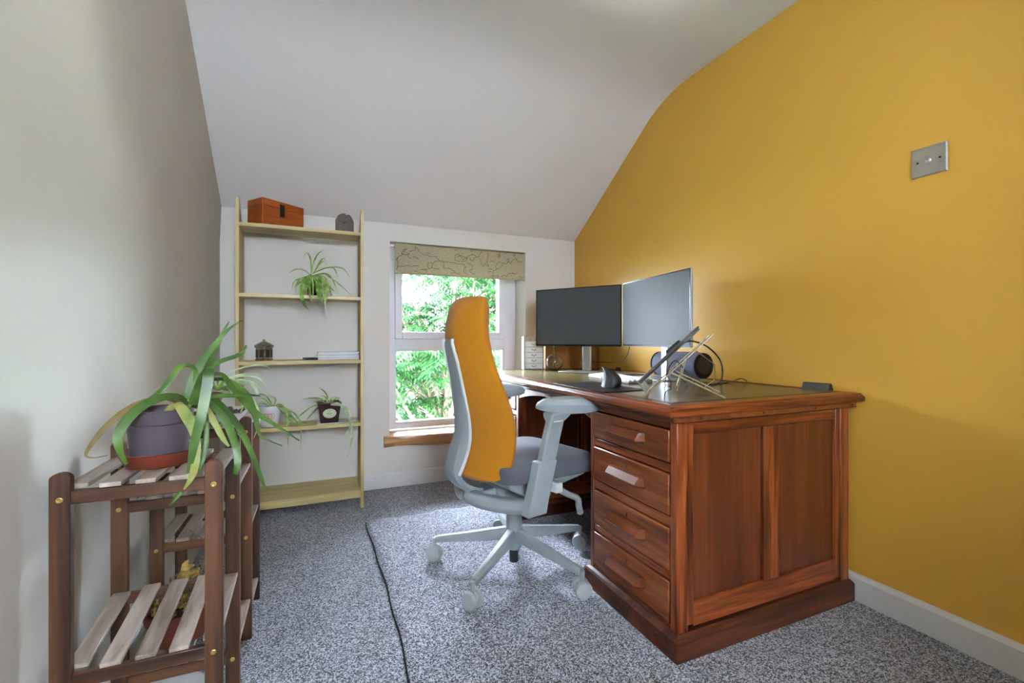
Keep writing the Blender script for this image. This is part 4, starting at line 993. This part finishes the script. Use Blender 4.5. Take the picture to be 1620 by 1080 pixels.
b = MB(); b.tube([(.13, .012, .13), (.10, .012, .02)], .0018, 8).tube([(.13, .2, .13), (.10, .2, .02)], .0018, 8).tube([(.16, .012, .160), (.225, .10, .110), (.235, .2, .05), (.20, .2, .02)], .0016, 8); b.build('wire_strut', M['steel'], ls)
b = MB(); b.tube([(.10, .01, .105), (.10, .205, .105)], .003, 8).tube([(.2, .01, .2), (.2, .205, .2)], .003, 8); b.build('cross_bar', M['steel'], ls)
lt = thing('laptop', 'closed dark aluminium laptop tilted on the metal stand', 'laptop', P0+Vector((0, 0, .006)), yaw)
mt_ = tr(-.016, 0, .036) @ rot('Y', -44.5)
b = MB(); b.box(0, .270, -.03, .245, .010, .0155, mat=mt_); b.build('laptop_lid', M['laptop'], lt, bevel=.0015)
b = MB(); b.box(.0, .266, -.03, .245, .0025, .0095, mat=mt_); base = b.build('laptop_base', M['laptop'], lt, bevel=.0015)
b = MB(); b.box(.02, .205, -.0302, -.0295, .0045, .008, mat=mt_); b.build('port_strip', M['black'], base)
hb = MB(); hb.box(.135, .195, -.028, .03, .0165, .026, mat=mt_); o = hb.build('usb_hub', M['darkmetal'], bevel=.003); o.location = P0+Vector((0, 0, .006)); o.rotation_euler = (0, 0, R(yaw))
tag(o, 'small dark hub resting on top of the closed tilted laptop', 'usb hub')
# cables
def cable(label, pts, r, mat='black', k=6):
    b = MB(); b.tube(smooth_path(pts, k), r, 8); o = b.build('cable', M[mat]); return tag(o, label, 'cable')
q = atY
cable('thick black cable looping from the laptop over the stand down to the desk', [q(1064,546,1.34), q(1080,542,1.32), q(1098,540,1.31), q(1120,549,1.30), q(1138,568,1.30), q(1143,588,1.30), atZ(1139,604,DZ+.006), atZ(1124,608.5,DZ+.006), atZ(1105,607.5,DZ+.006)], .0030)
cable('thin black cable trailing across the desk towards the yellow wall', [atZ(1105,610,DZ+.004), atZ(1130,608,DZ+.004), atZ(1152,605,DZ+.004), q(1166,600,1.40), q(1174,599,1.42), atZ(1181,602.5,DZ+.004)], .0020)
cable('tangled black lead dangling inside the laptop stand', [q(1054,553,1.30), q(1055,575,1.29), q(1054,595,1.28), atZ(1052,608,DZ+.006), atZ(1062,606,DZ+.006), q(1056,590,1.30), q(1068,570,1.31), q(1085,588,1.33), atZ(1098,606,DZ+.006), atZ(1088,608,DZ+.006), q(1066,585,1.32)], .0018)
cable('short grey cord hooked under the laptop stand beside the mat', [q(1058,610,1.24), q(1061,614,1.22), atZ(1055,618,DZ+.004), atZ(1052,622,DZ+.004), atZ(1051,630,DZ+.004)], .0015, 'darkmetal')
cable('dark cord hanging between the two monitors', [atX(996,548,1.66), atX(992,562,1.70), atX(984,570,1.74), atX(965,573,1.76), atX(945,572,1.75), atX(925,571,1.70)], .0024)
cable('dark cord looped behind the stand neck of the left monitor', [q(930,548,2.50), q(924,563,2.50), q(917,571,2.50), q(917,577,2.50), q(922,578,2.52), q(916,586,2.54)], .0020)
cable('black power cord lying on the desk behind the keyboard', [atZ(975,590.5,DZ+.004), atZ(992,592,DZ+.004), atZ(1010,592.5,DZ+.004), atZ(1022,592,DZ+.004)], .0028)
b = MB(); b.loft([[(a*math.cos(2*PI*k/16), c_*math.sin(2*PI*k/16), z) for k in range(16)] for a, c_, z in ((.026, .016, 0), (.028, .018, .006), (.022, .014, .016), (.01, .006, .021))]); o = b.build('travel_mouse', M['black'], sharp=60); o.location = (1.80, 2.44, DZ+.001); o.rotation_euler = (0, 0, R(70))
tag(o, 'tiny black mouse at the back of the desk behind the keyboard', 'mouse')
# grey tent shaped stand at the wall end
b = MB(); b.prism([(-.020, 0), (-.007, .026), (.007, .026), (.020, 0), (.014, 0), (.003, .020), (-.003, .020), (-.014, 0)], 'y', -.05, .05); o = b.build('card_holder', M['laptop'], bevel=.001, sharp=30)
o.location = (1.842, 1.19, DZ+.001); o.rotation_euler = (0, 0, R(6)); tag(o, 'small grey tent shaped holder at the wall corner of the desk', 'holder')

# ================================================================== OUTSIDE
g = struct(MB().box(-14, 18, YB+.6, 26, -2.9, -2.8).build('ground', M['grass'], smooth=False))
rnd = random.Random(21)
def frond(b, base, d, L, droop, nl=9, ll=.13):
    d = d.normalized(); side = d.cross(Vector((0, 0, 1)))
    if side.length < .1: side = Vector((1, 0, 0))
    side.normalize(); pts = []
    for i in range(nl+1):
        t = i/nl; pts.append(base+d*L*t+Vector((0, 0, -droop*L*t*t)))
    for i in range(1, nl+1):
        p = pts[i]; T = (pts[i]-pts[i-1]).normalized(); l = ll*(.55+.9*math.sin(PI*min(1, i/nl*.9+.05)))*.8
        up = side.cross(T).normalized()
        for s in (-1, 1):
            dirn = (side*s*.85+T*.5-Vector((0, 0, .30+rnd.random()*.15))).normalized(); wv = (T*.9-dirn*.3).normalized()*l*.13
            m_ = p+dirn*l*.45; e = p+dirn*l
            b.add([p, m_+wv, e, m_-wv], [(0, 1, 2, 3)])
    b.add([pts[-1], pts[-1]+(pts[-1]-pts[-2]).normalized()*ll*.5+side*.012, pts[-1]+(pts[-1]-pts[-2]).normalized()*ll], [(0, 1, 2)])
def sumac(label, c, r, ncl, mat, ll=.13, L=.5):
    t = thing('sumac_tree', label, 'tree', (c[0], c[1], -2.8), 0, 'leafy trees outside the window')
    f = MB(); w = MB(); w.tube(smooth_path([(0, 0, 0), (.1, .05, 1.2), (0, 0, 2.6+c[2]*.5)], 4), [.07]*5+[.03]*4, 8)
    for k in range(ncl):
        while True:
            u = Vector((rnd.uniform(-1, 1), rnd.uniform(-1, 1), rnd.uniform(-1, 1)))
            if .35 < u.length < 1: break
        p = Vector((u.x*r[0], u.y*r[1], u.z*r[2]+c[2]+2.8))
        if k % 5 == 0: w.tube(smooth_path([(0, 0, 1.6+rnd.random()*1.2), (p.x*.5, p.y*.5, (p.z+2.2)*.5), tuple(p)], 3), [.03]*3+[.02]*3+[.01], 5)
        n_ = rnd.randint(6, 9); a0 = rnd.random()*2*PI
        for j in range(n_):
            a = a0+2*PI*j/n_+rnd.uniform(-.2, .2); frond(f, p, Vector((math.cos(a), math.sin(a), rnd.uniform(-.1, .55))), L*rnd.uniform(.7, 1.1), rnd.uniform(.35, .8), ll=ll)
    f.build('foliage', M[mat], t, smooth=False, fixn=False); w.build('trunk', M['bark'], t)
sumac('feathery sumac crown filling the lower left window pane', (1.5, 6.3, .25), (1.5, .9, 1.1), 80, 'foliage')
sumac('feathery sumac crown behind the upper window panes', (1.9, 7.3, 1.9), (2.2, .9, 1.1), 140, 'foliage')
sumac('deeper green tree seen low through the right of the window', (3.2, 8.2, -.1), (1.6, 1.0, 1.3), 55, 'foliage2', .15, .55)
sumac('tall tree far behind at the right of the window', (4.4, 9.6, 1.6), (2.2, 1.2, 2.2), 90, 'foliage2', .2, .7)
sumac('broad tree low down far behind the window', (1.6, 9.6, -.7), (2.2, 1.3, 2.3), 90, 'foliage2', .19, .65)
sumac('added leafy tree out of view at far left, for green reflections on the monitor', (-1.4, 7.2, .35), (2.0, 1.0, 1.5), 70, 'foliage', .16, .6)  # unseen tree added so the near screen reflects leaves, not open sky
hs = thing('house', 'pale pinkish brick house glimpsed through the trees outside', 'house', (3.4, 13.5, -2.8))
b = MB(); b.box(-3.5, 3.0, -1.5, 1.5, 0, 3.6); b.build('house_wall', M['house'], hs, smooth=False)
b = MB(); b.prism([(-1.8, 3.6), (0, 4.9), (1.8, 3.6)], 'x', -3.7, 3.2); b.build('house_roof', M['house'], hs, smooth=False)
bpy.context.view_layer.update()
